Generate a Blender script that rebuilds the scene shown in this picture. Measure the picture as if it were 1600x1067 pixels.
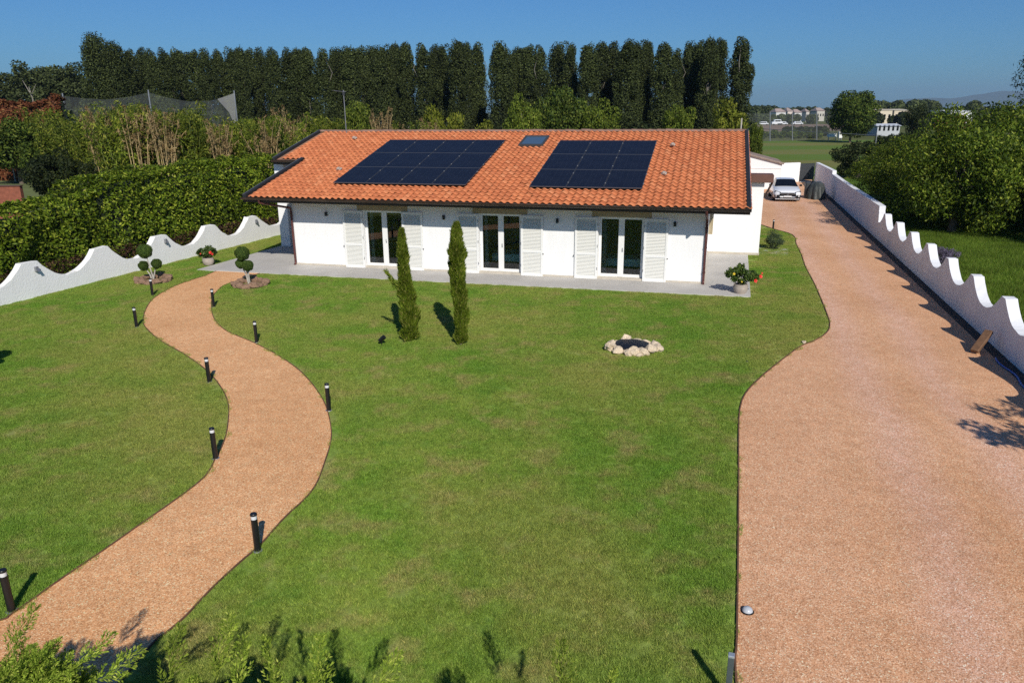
import bpy, bmesh, math, random
import numpy as np
from mathutils import Vector, Matrix, noise

S = bpy.context.scene
for o in list(bpy.data.objects): bpy.data.objects.remove(o)
C = S.collection
R = math.radians

# ------------------------------------------------------------------ camera
FPX, HY, CAMH, ROLL = 1171.38, 175.64, 6.1, -0.0076
PITCH = math.atan((533.5 - HY) / FPX)
cam = bpy.data.cameras.new('camera'); cam.sensor_width = 36; cam.lens = FPX / 1600 * 36
cam.clip_end = 30000; cam.clip_start = 0.1
camo = bpy.data.objects.new('camera', cam); C.objects.link(camo)
camo.matrix_world = Matrix.Translation((0, 0, CAMH)) @ Matrix.Rotation(math.pi / 2 - PITCH, 4, 'X') @ Matrix.Rotation(ROLL, 4, 'Z')
S.camera = camo

# ------------------------------------------------------------------ world, sun, exposure
SUN_EL, SUN_AZ = R(36.5), R(166.5)          # azimuth clockwise from +Y
W = bpy.data.worlds.new('World'); S.world = W; W.use_nodes = True
wn = W.node_tree.nodes; wl = W.node_tree.links
sky = wn.new('ShaderNodeTexSky'); sky.sky_type = 'NISHITA'; sky.sun_disc = False
sky.sun_elevation = SUN_EL; sky.sun_rotation = SUN_AZ
sky.air_density = 1.0; sky.dust_density = 0.4; sky.ozone_density = 3.0; sky.altitude = 0
tint = wn.new('ShaderNodeMix'); tint.data_type = 'RGBA'; tint.blend_type = 'MULTIPLY'; tint.inputs[0].default_value = 1
tint.inputs[7].default_value = (.305, .625, 1.0, 1); wl.new(sky.outputs[0], tint.inputs[6])     # camera colour balance of the clear sky
wl.new(tint.outputs[2], wn['Background'].inputs[0]); wn['Background'].inputs[1].default_value = 0.080
sl = bpy.data.lights.new('sun', 'SUN'); sl.energy = 4.9; sl.angle = R(0.53); sl.color = (1.0, 0.94, 0.84)
so = bpy.data.objects.new('sun', sl); C.objects.link(so)
sd = Vector((math.sin(SUN_AZ) * math.cos(SUN_EL), math.cos(SUN_AZ) * math.cos(SUN_EL), math.sin(SUN_EL)))
so.rotation_euler = (-sd).to_track_quat('-Z', 'Y').to_euler(); so.location = (0, -20, 40)
S.view_settings.view_transform = 'Standard'; S.view_settings.look = 'None'
S.view_settings.exposure = 0.0; S.view_settings.gamma = 1.0
S.cycles.max_bounces = 6; S.cycles.transparent_max_bounces = 12; S.cycles.use_denoising = False

# ------------------------------------------------------------------ helpers
rng = np.random.default_rng(7); random.seed(7)

def P(x, y, Y):
    """world point at forward distance Y seen in the 1600x1067 photograph at x, y"""
    px, py = x - 800, y - 533.5
    c, s = math.cos(ROLL), math.sin(ROLL)
    px, py = px * c + py * s, -px * s + py * c
    cx, cy = px / FPX, -py / FPX
    d = (cx, math.cos(PITCH) + cy * math.sin(PITCH), -math.sin(PITCH) + cy * math.cos(PITCH))
    t = Y / d[1]
    return Vector((d[0] * t, Y, CAMH + d[2] * t))

def tag(o, label=None, cat=None, group=None, kind=None):
    if label: o['label'] = label
    if cat: o['category'] = cat
    if group: o['group'] = group
    if kind: o['kind'] = kind
    return o

def empty(name, loc=(0, 0, 0), rz=0, label=None, cat=None, group=None):
    o = bpy.data.objects.new(name, None); C.objects.link(o)
    o.location = loc; o.rotation_euler = (0, 0, rz); o.empty_display_size = .2
    return tag(o, label, cat, group)

def link(name, me, mat=None, parent=None, loc=None, rot=None, scale=None):
    o = bpy.data.objects.new(name, me); C.objects.link(o)
    if mat is not None and len(me.materials) == 0: me.materials.append(mat)
    if parent: o.parent = parent
    if loc is not None: o.location = loc
    if rot is not None: o.rotation_euler = rot
    if scale is not None: o.scale = scale if hasattr(scale, '__len__') else (scale,) * 3
    return o

def copy_tree(o, parent=None):
    c = o.copy(); C.objects.link(c); c.parent = parent
    for ch in o.children: copy_tree(ch, c)
    return c

def quads_mesh(name, V, n, smooth=False):
    """V: (F*n,3) array, F separate n-gons"""
    V = np.asarray(V, np.float32).reshape(-1, 3); F = len(V) // n
    me = bpy.data.meshes.new(name)
    me.vertices.add(len(V)); me.vertices.foreach_set('co', V.ravel())
    me.loops.add(len(V)); me.loops.foreach_set('vertex_index', np.arange(len(V), dtype=np.int32))
    me.polygons.add(F); me.polygons.foreach_set('loop_start', np.arange(F, dtype=np.int32) * n)
    me.update(calc_edges=True); me.validate()
    return me

class MB:
    def __init__(s): s.v = []; s.f = []; s.mi = []; s.sm = []; s.m = 0
    def add(s, vs, fs, smooth=False):
        b = len(s.v); s.v += [tuple(p) for p in vs]
        for f in fs: s.f.append([b + i for i in f]); s.mi.append(s.m); s.sm.append(smooth)
        return s
    def box(s, x0, x1, y0, y1, z0, z1, M=None):
        vs = [Vector(p) for p in ((x0,y0,z0),(x1,y0,z0),(x1,y1,z0),(x0,y1,z0),(x0,y0,z1),(x1,y0,z1),(x1,y1,z1),(x0,y1,z1))]
        if M is not None: vs = [M @ p for p in vs]
        return s.add(vs, [(0,3,2,1),(4,5,6,7),(0,1,5,4),(1,2,6,5),(2,3,7,6),(3,0,4,7)])
    def bbox(s, x0, x1, y0, y1, z0, z1, b=.01, M=None):
        """box with chamfered edges"""
        bm = bmesh.new(); bmesh.ops.create_cube(bm, size=1)
        for v in bm.verts:
            v.co = Vector((x0 + (v.co.x + .5) * (x1 - x0), y0 + (v.co.y + .5) * (y1 - y0), z0 + (v.co.z + .5) * (z1 - z0)))
        bmesh.ops.bevel(bm, geom=bm.edges[:], offset=b, segments=1, affect='EDGES')
        bm.verts.index_update()
        vs = [M @ v.co if M is not None else v.co.copy() for v in bm.verts]
        s.add(vs, [[v.index for v in f.verts] for f in bm.faces]); bm.free(); return s
    def tube(s, pts, rad, n=8, caps=True, smooth=True):
        pts = [Vector(p) for p in pts]; N = len(pts)
        if not hasattr(rad, '__len__'): rad = [rad] * N
        rings = []; ref = None
        for i, p in enumerate(pts):
            t = (pts[min(i + 1, N - 1)] - pts[max(i - 1, 0)]).normalized()
            if ref is None:
                ref = Vector((0, 0, 1)) if abs(t.z) < .9 else Vector((1, 0, 0))
            a = (ref - t * ref.dot(t)).normalized(); b = t.cross(a); ref = a
            rings.append([p + (a * math.cos(2 * math.pi * k / n) + b * math.sin(2 * math.pi * k / n)) * rad[i] for k in range(n)])
        vs = [q for r in rings for q in r]; fs = []
        for i in range(N - 1):
            for k in range(n):
                k2 = (k + 1) % n; fs.append((i*n+k, i*n+k2, (i+1)*n+k2, (i+1)*n+k))
        s.add(vs, fs, smooth)
        if caps: s.add(rings[0], [list(range(n))[::-1]]); s.add(rings[-1], [list(range(n))])
        return s
    def lathe(s, prof, n=20, c=(0, 0), smooth=True, rip=None):
        vs = []; fs = []
        for j, (r, z) in enumerate(prof):
            for k in range(n):
                a = 2 * math.pi * k / n; rr = r * (1 if rip is None else rip(a, j))
                vs.append((c[0] + rr * math.cos(a), c[1] + rr * math.sin(a), z))
        for j in range(len(prof) - 1):
            for k in range(n):
                k2 = (k + 1) % n; fs.append((j*n+k, j*n+k2, (j+1)*n+k2, (j+1)*n+k))
        s.add(vs, fs, smooth)
        m = len(prof) - 1
        s.add([vs[k] for k in range(n)], [list(range(n))[::-1]]); s.add([vs[m*n+k] for k in range(n)], [list(range(n))])
        return s
    def mesh(s, name, mats=None):
        me = bpy.data.meshes.new(name); me.from_pydata(s.v, [], s.f)
        me.polygons.foreach_set('material_index', s.mi); me.polygons.foreach_set('use_smooth', s.sm)
        for m in (mats or []): me.materials.append(m)
        me.update(); return me
    def build(s, name, mat, parent=None, loc=None, rot=None):
        return link(name, s.mesh(name, mat if isinstance(mat, list) else [mat]), None, parent, loc, rot)

def sheet(name, pts, z, mat, kind='structure'):
    me = bpy.data.meshes.new(name); me.from_pydata([(x, y, z) for x, y in pts], [], [list(range(len(pts)))])
    me.update()
    if me.polygons[0].normal.z < 0: me.flip_normals()
    return tag(link(name, me, mat), kind=kind)

def smooth_line(pts, sub=5):
    pts = [np.array(p, float) for p in pts]; out = []
    for i in range(len(pts) - 1):
        p0, p1, p2, p3 = pts[max(i-1, 0)], pts[i], pts[i+1], pts[min(i+2, len(pts)-1)]
        for k in range(sub):
            t = k / sub
            out.append(tuple(.5 * (2*p1 + (p2-p0)*t + (2*p0-5*p1+4*p2-p3)*t*t + (3*p1-p0-3*p2+p3)*t**3)))
    out.append(tuple(pts[-1])); return out

def in_poly(X, Y, poly):
    ins = np.zeros(len(X), bool); n = len(poly); j = n - 1
    for i in range(n):
        xi, yi = poly[i]; xj, yj = poly[j]
        c = ((yi > Y) != (yj > Y)) & (X < (xj - xi) * (Y - yi) / (yj - yi + 1e-12) + xi); ins ^= c; j = i
    return ins

# ------------------------------------------------------------------ materials
class NT:
    def __init__(s, name):
        s.m = bpy.data.materials.new(name); s.m.use_nodes = True; s.t = s.m.node_tree; s.n = s.t.nodes
        s.b = s.n['Principled BSDF']; s.out = s.n['Material Output']
    def node(s, typ, **kw):
        x = s.n.new(typ)
        for k, v in kw.items(): setattr(x, k, v)
        return x
    def ln(s, a, b): s.t.links.new(a, b)
    def noise(s, vec, scale, detail=3, rough=.55):
        x = s.node('ShaderNodeTexNoise'); x.inputs['Scale'].default_value = scale
        x.inputs['Detail'].default_value = detail; x.inputs['Roughness'].default_value = rough
        s.ln(vec, x.inputs['Vector']); return x.outputs['Fac']
    def ramp(s, fac, stops, interp='LINEAR'):
        x = s.node('ShaderNodeValToRGB'); e = x.color_ramp.elements; x.color_ramp.interpolation = interp
        while len(e) < len(stops): e.new(.5)
        for k, (p, c) in enumerate(stops):
            e[k].position = p; e[k].color = (c, c, c, 1) if not hasattr(c, '__len__') else (*c, 1)
        s.ln(fac, x.inputs['Fac']); return x.outputs['Color']
    def mix(s, fac, a, b, mode='MIX'):
        x = s.node('ShaderNodeMix', data_type='RGBA', blend_type=mode)
        for sock, val in ((x.inputs['Factor'], fac), (x.inputs[6], a), (x.inputs[7], b)):
            if isinstance(val, (int, float)): sock.default_value = val
            elif isinstance(val, tuple): sock.default_value = (*val, 1)
            else: s.ln(val, sock)
        return x.outputs[2]
    def math(s, op, a, b=0.0):
        x = s.node('ShaderNodeMath', operation=op)
        for sock, val in ((x.inputs[0], a), (x.inputs[1], b)):
            if isinstance(val, (int, float)): sock.default_value = val
            else: s.ln(val, sock)
        return x.outputs[0]
    def bump(s, h, strength, dist=.01):
        x = s.node('ShaderNodeBump'); x.inputs['Strength'].default_value = strength; x.inputs['Distance'].default_value = dist
        s.ln(h, x.inputs['Height']); s.ln(x.outputs[0], s.b.inputs['Normal']); return x
    def pos(s): return s.node('ShaderNodeNewGeometry').outputs['Position']
    def obj(s): return s.node('ShaderNodeTexCoord').outputs['Object']
    def set(s, **kw):
        for k, v in kw.items():
            k = {'color': 'Base Color', 'rough': 'Roughness', 'metal': 'Metallic', 'spec': 'Specular IOR Level', 'coat': 'Coat Weight'}[k]
            if isinstance(v, tuple): s.b.inputs[k].default_value = (*v, 1)
            elif isinstance(v, (int, float)): s.b.inputs[k].default_value = v
            else: s.ln(v, s.b.inputs[k])
        return s

def mat_simple(name, c, rough=.6, metal=0, spec=.4, var=.15, scale=6, bump=0, bscale=40, bdist=.01, world=False):
    t = NT(name); v = t.pos() if world else t.obj()
    c2 = tuple(x * (1 - var) for x in c); c1 = tuple(min(1, x * (1 + var * .5)) for x in c)
    n = t.noise(v, scale, 5, .62)
    t.set(color=t.mix(t.ramp(n, [(.3, 0.), (.7, 1.)]), c2, c1), rough=rough, metal=metal, spec=spec)
    if bump: t.bump(t.noise(v, bscale, 4), bump, bdist)
    return t.m

def leaf_mat(name, dark, light, tip=None, trans=.25, rough=.6, wscale=.6, spec=.12):
    t = NT(name); g = t.node('ShaderNodeNewGeometry')
    r = g.outputs['Random Per Island']
    oi = t.node('ShaderNodeObjectInfo').outputs['Random']
    stops = [(0., dark), (.75, light)] + ([(.97, tip)] if tip else [])
    c = t.ramp(r, stops)
    n = t.noise(g.outputs['Position'], wscale, 3)
    c = t.mix(1.0, c, t.ramp(n, [(.3, .68), (.7, 1.25)]), 'MULTIPLY')
    c = t.mix(1.0, c, t.ramp(oi, [(0., .85), (1., 1.12)]), 'MULTIPLY')
    t.set(color=c, rough=rough, spec=spec)
    tr = t.node('ShaderNodeBsdfTranslucent'); t.ln(c, tr.inputs['Color'])
    mx = t.node('ShaderNodeMixShader'); mx.inputs[0].default_value = trans
    t.ln(t.b.outputs[0], mx.inputs[1]); t.ln(tr.outputs[0], mx.inputs[2]); t.ln(mx.outputs[0], t.out.inputs['Surface'])
    return t.m

def lawn_color(t, v):
    big = t.noise(v, .30, 4, .6); mid = t.noise(v, 1.1, 4, .62); fine = t.noise(v, 9, 4, .7)
    c = t.mix(t.ramp(big, [(.36, 0.), (.66, 1.)]), (.158, .285, .034), (.262, .330, .064))
    c = t.mix(t.ramp(mid, [(.50, 0.), (.70, .85)]), c, (.350, .300, .125))
    c = t.mix(t.ramp(mid, [(.28, .65), (.45, 0.)]), c, (.115, .245, .030))
    dry = t.noise(v, .17, 3, .55)
    c = t.mix(t.ramp(dry, [(.46, 0.), (.62, .70)]), c, (.320, .325, .088))
    return t.mix(1.0, c, t.ramp(fine, [(.25, .70), (.75, 1.32)]), 'MULTIPLY')

def mat_lawn():
    t = NT('lawn_turf'); v = t.pos()
    c = lawn_color(t, v)
    f = t.noise(v, 75, 3, .7)
    t.set(color=t.mix(1.0, c, t.ramp(f, [(.3, .6), (.7, 1.3)]), 'MULTIPLY'), rough=.85, spec=.15)
    t.bump(f, .7, .02); return t.m

def mat_blade():
    t = NT('grass_blade'); g = t.node('ShaderNodeNewGeometry'); v = g.outputs['Position']
    c = lawn_color(t, v)
    c = t.mix(1.0, c, t.ramp(g.outputs['Random Per Island'], [(0., (.55, .65, .5)), (.5, (1.1, 1.12, 1.0)), (.85, (1.5, 1.42, 1.3)), (.93, (1.6, 1.5, 1.3)), (1., (2.4, 1.8, 2.2))]), 'MULTIPLY')
    t.set(color=c, rough=.55, spec=.25)
    tr = t.node('ShaderNodeBsdfTranslucent'); t.ln(c, tr.inputs['Color'])
    mx = t.node('ShaderNodeMixShader'); mx.inputs[0].default_value = .3
    t.ln(t.b.outputs[0], mx.inputs[1]); t.ln(tr.outputs[0], mx.inputs[2]); t.ln(mx.outputs[0], t.out.inputs['Surface'])
    return t.m

def mat_gravel(name, ca, cb, cc, tracks=False):
    t = NT(name); v = t.pos()
    vo = t.node('ShaderNodeTexVoronoi'); vo.inputs['Scale'].default_value = 75; t.ln(v, vo.inputs['Vector'])
    sp = t.node('ShaderNodeSeparateColor'); t.ln(vo.outputs['Color'], sp.inputs[0])
    c = t.ramp(sp.outputs[0], [(0., tuple(x * .62 for x in ca)), (.3, ca), (.75, cb), (.95, cc), (1., tuple(min(.85, x * 1.45) for x in cc))])
    big = t.noise(v, .35, 4, .6); mid = t.noise(v, 3.5, 4, .7); sm = t.noise(v, 45, 3, .75)
    c = t.mix(1.0, c, t.ramp(big, [(.3, (.90, .86, .82)), (.7, (1.06, 1.07, 1.1))]), 'MULTIPLY')
    c = t.mix(1.0, c, t.ramp(mid, [(.3, .88), (.7, 1.1)]), 'MULTIPLY')
    c = t.mix(1.0, c, t.ramp(sm, [(.32, .80), (.68, 1.2)]), 'MULTIPLY')
    if tracks:      # two paler wheel tracks running along the boundary wall
        dp = t.node('ShaderNodeVectorMath', operation='DOT_PRODUCT'); t.ln(v, dp.inputs[0]); dp.inputs[1].default_value = (-.9608, .2773, 0)
        dist = t.math('ADD', dp.outputs['Value'], 12.68 * .9608 - 18.37 * .2773)
        dist = t.math('ADD', dist, t.math('MULTIPLY', t.math('SUBTRACT', t.noise(v, .22, 3), .5), 1.1))
        f = t.math('MAXIMUM', t.ramp(t.math('ABSOLUTE', t.math('SUBTRACT', dist, 3.75)), [(.05, 1.), (.75, 0.)]), t.ramp(t.math('ABSOLUTE', t.math('SUBTRACT', dist, 2.0)), [(.05, 1.), (.7, 0.)]))
        c = t.mix(t.math('MULTIPLY', f, t.ramp(mid, [(.3, .4), (.7, .8)])), c, t.mix(1.0, c, (1.04, 1.14, 1.48), 'MULTIPLY'))
    t.set(color=c, rough=.8, spec=.25)
    h = t.mix(.5, vo.outputs['Distance'], sm)
    t.bump(h, .35, .012); return t.m

M = {}
M['lawn'] = mat_lawn(); M['blade'] = mat_blade()
M['path'] = mat_gravel('path_gravel', (.67, .325, .140), (.81, .445, .210), (.85, .58, .34))
M['drive'] = mat_gravel('drive_gravel', (.61, .305, .155), (.73, .412, .226), (.79, .54, .36), True)
M['white'] = mat_simple('white_render', (.77, .78, .79), .8, spec=.2, var=.04, scale=1.2, bump=.25, bscale=60, bdist=.004)
M['stucco'] = mat_simple('rough_stucco', (.78, .79, .80), .85, spec=.2, var=.07, scale=2.5, bump=.9, bscale=9, bdist=.05)
M['stucco2'] = mat_simple('painted_stucco', (.74, .76, .80), .85, spec=.2, var=.10, scale=1.8, bump=.5, bscale=30, bdist=.012)
M['plinth'] = mat_simple('plinth_stone', (.52, .47, .39), .8, var=.15, scale=3, bump=.2)
M['concrete'] = mat_simple('patio_concrete', (.47, .45, .42), .8, var=.14, scale=.9, bump=.2, bscale=80)
M['lintel'] = mat_simple('lintel_paint', (.40, .33, .21), .75, var=.12, scale=3)
M['shutter'] = mat_simple('shutter_paint', (.76, .76, .74), .5, var=.03)
M['gutter'] = mat_simple('dark_brown_metal', (.080, .052, .040), .38, metal=.3, var=.3, scale=2)
M['flash'] = mat_simple('black_flashing', (.018, .018, .020), .65, metal=.0, var=.3, scale=2)
M['pipe'] = mat_simple('copper_downpipe', (.125, .047, .042), .4, metal=.25, var=.3, scale=4)
M['black'] = mat_simple('black_metal', (.012, .012, .013), .38, var=.2)
M['grey'] = mat_simple('grey_metal', (.30, .31, .33), .4, metal=.6, var=.1)
M['dgrey'] = mat_simple('dark_grey_paint', (.045, .05, .055), .5, var=.15)
M['edging'] = mat_simple('rusty_edging', (.15, .072, .040), .8, var=.4, scale=5)
M['soil'] = mat_simple('bare_soil', (.075, .058, .045), .95, var=.4, scale=4, bump=.6, bscale=50, world=True)
M['wood'] = mat_simple('brown_wood', (.16, .085, .045), .75, var=.35, scale=8)
M['bark'] = mat_simple('bark', (.13, .105, .08), .9, var=.4, scale=9, bump=.6, bscale=30)
M['palebark'] = mat_simple('pale_bark', (.42, .39, .34), .9, var=.35, scale=4)
M['popbark'] = mat_simple('poplar_bark', (.17, .155, .13), .9, var=.35, scale=4)
M['stone'] = mat_simple('pale_rock', (.74, .60, .43), .85, var=.4, scale=7, bump=.8, bscale=14, bdist=.03)
M['rock'] = mat_simple('brown_rock', (.30, .185, .12), .9, var=.45, scale=6, bump=.8, bscale=14, bdist=.03)
M['pot'] = mat_simple('stone_pot', (.40, .34, .29), .85, var=.15, scale=8, bump=.4)
M['terr'] = mat_simple('terracotta', (.40, .125, .055), .85, var=.25, scale=6)
M['red'] = mat_simple('red_petals', (.62, .025, .018), .5, var=.2)
M['yellow'] = mat_simple('yellow_petals', (.7, .5, .03), .5, var=.2)
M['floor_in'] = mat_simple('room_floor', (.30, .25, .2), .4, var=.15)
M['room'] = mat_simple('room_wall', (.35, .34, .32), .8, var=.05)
M['bedc'] = mat_simple('bed_cover', (.58, .74, .71), .85, var=.1, bump=.3, bscale=8)
M['curt'] = mat_simple('curtain_cloth', (.30, .30, .29), .9, var=.08)
M['hose'] = mat_simple('blue_hose', (.02, .12, .42), .4, var=.1)

def mat_render(name, c, bump, bscale, bdist, amt):
    t = NT(name); v = t.pos(); mp = t.node('ShaderNodeMapping'); mp.inputs['Scale'].default_value = (3.0, 3.0, .35); t.ln(v, mp.inputs['Vector'])
    st = t.noise(mp.outputs[0], 1.6, 6, .7); sp = t.noise(v, .9, 5, .65); fl = t.noise(v, 14, 4, .7)
    k = t.mix(1.0, t.ramp(st, [(.48, 1.), (.72, 1 - amt)]), t.ramp(sp, [(.35, 1 - amt * .6), (.6, 1.)]), 'MULTIPLY')
    k = t.mix(1.0, k, t.ramp(fl, [(.25, 1 - amt * .7), (.45, 1.)]), 'MULTIPLY')
    t.set(color=t.mix(k, tuple(x * y for x, y in zip(c, (.62, .60, .55))), c), rough=.85, spec=.15)
    t.bump(t.noise(v, bscale, 5, .6), bump, bdist); return t.m
M['white'] = mat_render('white_render', (.82, .82, .82), .25, 60, .004, .09)
M['stucco'] = mat_render('rough_stucco', (.82, .82, .82), .45, 16, .025, .12)
M['stucco2'] = mat_render('painted_stucco', (.77, .78, .81), .5, 30, .012, .28)

def mat_tile():
    t = NT('clay_roof_tile'); g = t.node('ShaderNodeNewGeometry'); oi = t.node('ShaderNodeObjectInfo')
    r = t.math('FRACT', t.math('ADD', g.outputs['Random Per Island'], t.math('MULTIPLY', oi.outputs['Random'], 7.3)))
    c = t.ramp(r, [(0., (.46, .145, .060)), (.35, (.52, .170, .070)), (.85, (.56, .192, .080)), (1., (.58, .220, .100))])
    n = t.noise(g.outputs['Position'], 1.6, 4, .65); f = t.noise(g.outputs['Position'], 22, 4, .7)
    c = t.mix(1.0, c, t.ramp(n, [(.3, (.90, .91, .92)), (.7, (1.05, 1.04, 1.02))]), 'MULTIPLY')
    c = t.mix(1.0, c, t.ramp(f, [(.3, .82), (.7, 1.12)]), 'MULTIPLY')
    t.set(color=c, rough=.78, spec=.25); t.bump(f, .25, .006); return t.m
M['tile'] = mat_tile()

def mat_panel():
    t = NT('solar_cells'); v = t.obj()
    sp = t.node('ShaderNodeSeparateXYZ'); t.ln(v, sp.inputs[0])
    def lines(sock, per, w):
        f = t.math('FRACT', t.math('MULTIPLY', sock, 1 / per)); return t.math('LESS_THAN', f, w)
    ln = t.math('MAXIMUM', lines(sp.outputs[0], .2344, .02), lines(sp.outputs[1], .1965, .02))
    n = t.noise(v, 1.5, 3)
    c = t.mix(t.ramp(n, [(.3, 0.), (.7, 1.)]), (.007, .0075, .013), (.011, .012, .019))
    t.set(color=t.mix(t.math('MULTIPLY', ln, .8), c, (.034, .038, .052)), rough=.32, spec=.12)
    return t.m
M['panel'] = mat_panel()

def mat_glass(name, tint=(.82, .9, .88), refl=1.0):
    t = NT(name); t.n.remove(t.b)
    tr = t.node('ShaderNodeBsdfTransparent'); tr.inputs[0].default_value = (*tint, 1)
    gl = t.node('ShaderNodeBsdfGlossy'); gl.inputs['Roughness'].default_value = .02
    lw = t.node('ShaderNodeFresnel'); lw.inputs[0].default_value = 1.6
    mx = t.node('ShaderNodeMixShader'); t.ln(t.math('MULTIPLY', lw.outputs[0], refl), mx.inputs[0])
    t.ln(tr.outputs[0], mx.inputs[1]); t.ln(gl.outputs[0], mx.inputs[2]); t.ln(mx.outputs[0], t.out.inputs['Surface'])
    return t.m
M['glass'] = mat_glass('window_glass', (.90, .95, .93))
M['lamp'] = mat_simple('frosted_diffuser', (.62, .64, .66), .35, var=.05)
t = NT('car_paint'); t.set(color=(.72, .74, .77), rough=.28, spec=.5, coat=.8); M['car'] = t.m
t = NT('car_glass'); t.set(color=(.006, .007, .009), rough=.05, spec=.6); M['carglass'] = t.m
M['tyre'] = mat_simple('tyre', (.02, .02, .02), .8)
M['head'] = mat_simple('headlight', (.06, .065, .075), .12, metal=.3)
M['tarp'] = mat_simple('dark_tarpaulin', (.055, .062, .058), .5, var=.4, scale=5, bump=.8, bscale=9, bdist=.05)

# leaf materials
L = {}
L['poplar'] = leaf_mat('poplar_leaves', (.022, .030, .010), (.056, .074, .022), (.100, .122, .036), .2, wscale=.25)
L['hedge'] = leaf_mat('laurel_leaves', (.034, .066, .006), (.180, .262, .018), (.42, .47, .055), .3, .5, wscale=.5, spec=.12)
L['redhedge'] = leaf_mat('purple_leaves', (.022, .010, .010), (.075, .035, .028), (.13, .08, .03), .2)
L['bamboo'] = leaf_mat('bamboo_leaves', (.045, .075, .009), (.160, .205, .020), (.32, .32, .050), .3, wscale=.25)
L['lime'] = leaf_mat('yellowgreen_leaves', (.07, .095, .011), (.19, .215, .022), (.28, .28, .045), .3, wscale=.4)
L['green'] = leaf_mat('green_leaves', (.026, .050, .008), (.085, .125, .018), (.16, .19, .03), .25, wscale=.3)
L['mid'] = leaf_mat('light_green_leaves', (.050, .082, .010), (.145, .195, .022), (.23, .26, .04), .3, wscale=.4)
L['dark'] = leaf_mat('dark_leaves', (.010, .018, .006), (.030, .044, .013), (.065, .075, .022), .15, wscale=.4)
L['cherry'] = leaf_mat('cherry_leaves', (.022, .044, .005), (.098, .148, .012), (.26, .30, .040), .3, .5, wscale=.5, spec=.12)
L['rust'] = leaf_mat('rust_leaves', (.075, .022, .010), (.17, .060, .026), (.24, .13, .05), .2)
L['dry'] = leaf_mat('dry_leaves', (.16, .10, .045), (.30, .21, .095), (.36, .28, .14), .25)
L['cypress'] = leaf_mat('cypress_sprays', (.050, .085, .007), (.175, .245, .018), (.34, .33, .08), .28, wscale=2.2)
L['topiary'] = leaf_mat('topiary_needles', (.026, .054, .011), (.075, .125, .022), (.13, .18, .035), .15, wscale=3)
L['juniper'] = leaf_mat('juniper_scales', (.120, .190, .022), (.320, .420, .050), (.50, .54, .11), .4, wscale=1.5)
L['potplant'] = leaf_mat('glossy_leaves', (.022, .05, .010), (.085, .14, .024), (.20, .25, .06), .25, .4, wscale=3, spec=.25)
L['bluegreen'] = leaf_mat('bluegreen_leaves', (.028, .048, .024), (.075, .105, .050), (.12, .15, .08), .2)
L['far'] = leaf_mat('distant_leaves', (.026, .036, .014), (.062, .080, .026), (.10, .12, .04), .12, wscale=.05)
L['meadow'] = leaf_mat('meadow_blades', (.065, .12, .012), (.150, .24, .024), (.26, .29, .06), .3, wscale=.5)
L['lavender'] = leaf_mat('lavender', (.09, .08, .10), (.19, .16, .23), (.22, .2, .28), .2)

# ------------------------------------------------------------------ foliage builders
def unit(v): return v / np.maximum(np.linalg.norm(v, axis=-1, keepdims=True), 1e-9)

def leaf_quads(pos, nrm, length, width, droop=0., g=rng):
    """rhombic leaves at pos, facing nrm; returns (N*4,3)"""
    n = len(pos); nrm = unit(nrm)
    a = unit(np.cross(nrm, g.normal(size=(n, 3))))
    if droop: a = unit(a * (1 - droop) + np.array([0, 0, -1.]) * droop)
    b = unit(np.cross(nrm, a))
    l = (length * g.uniform(.65, 1.35, (n, 1))); w = (width * g.uniform(.7, 1.3, (n, 1)))
    p0 = pos - a * l * .5; p2 = pos + a * l * .5
    mid = pos - nrm * w * .12
    return np.stack([p0, mid + b * w * .5, p2, mid - b * w * .5], 1).reshape(-1, 3)

def clump_leaves(clumps, n, length, width, shell=.55, rand=.8, droop=0., g=rng, up=.25):
    """clumps: array (K,6) centre + radii; n leaves over them by surface"""
    cl = np.asarray(clumps, float); wgt = (cl[:, 3] * cl[:, 5]) ** .9; wgt /= wgt.sum()
    k = g.choice(len(cl), n, p=wgt); c = cl[k]
    d = unit(g.normal(size=(n, 3))); r = g.uniform(shell, 1.0, (n, 1)) ** .6
    pos = c[:, :3] + d * c[:, 3:] * r
    nr = unit(d / c[:, 3:]) + g.normal(size=(n, 3)) * rand + np.array([0, 0, up])
    return leaf_quads(pos, nr, length, width, droop, g)

def column_clumps(h, r, k, z0=0., taper=.45, cr=.35, g=rng, top=.8):
    """upright crown: clumps near the surface of a spindle"""
    z = g.uniform(0, 1, k); a = g.uniform(0, 2 * math.pi, k)
    prof = np.minimum(1, (z + .08) / .25) ** .7 * np.where(z > taper, np.sqrt(np.maximum(0.02, 1 - ((z - taper) / (1.02 - taper)) ** 2 * top)), 1)
    rad = r * prof * g.uniform(.35, .85, k)
    s = r * cr * g.uniform(.7, 1.3, k)
    return np.stack([rad * np.cos(a), rad * np.sin(a), z0 + z * h * .96, s, s, s * 1.7], 1)

def ball_clumps(rx, ry, rz, cz, k, cr=.3, g=rng, flat=-.6):
    d = unit(g.normal(size=(k * 3, 3))); d = d[d[:, 2] > flat][:k]; k = len(d)
    q = g.uniform(.45, .85, (k, 1)); c = d * np.array([rx, ry, rz]) * q + np.array([0, 0, cz])
    s = cr * min(rx, rz) * g.uniform(.7, 1.35, (k, 1))
    return np.concatenate([c, s, s, s * .8], 1)

def limbs(mb, base, tips, r0, r1, g=rng):
    base = Vector(base)
    for tp in tips:
        tp = Vector(tp); m = base.lerp(tp, .5) + Vector(g.normal(size=3)) * (tp - base).length * .07
        mb.tube([base, m, tp], [r0, (r0 + r1) / 2, r1], 6, caps=False)

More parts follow.
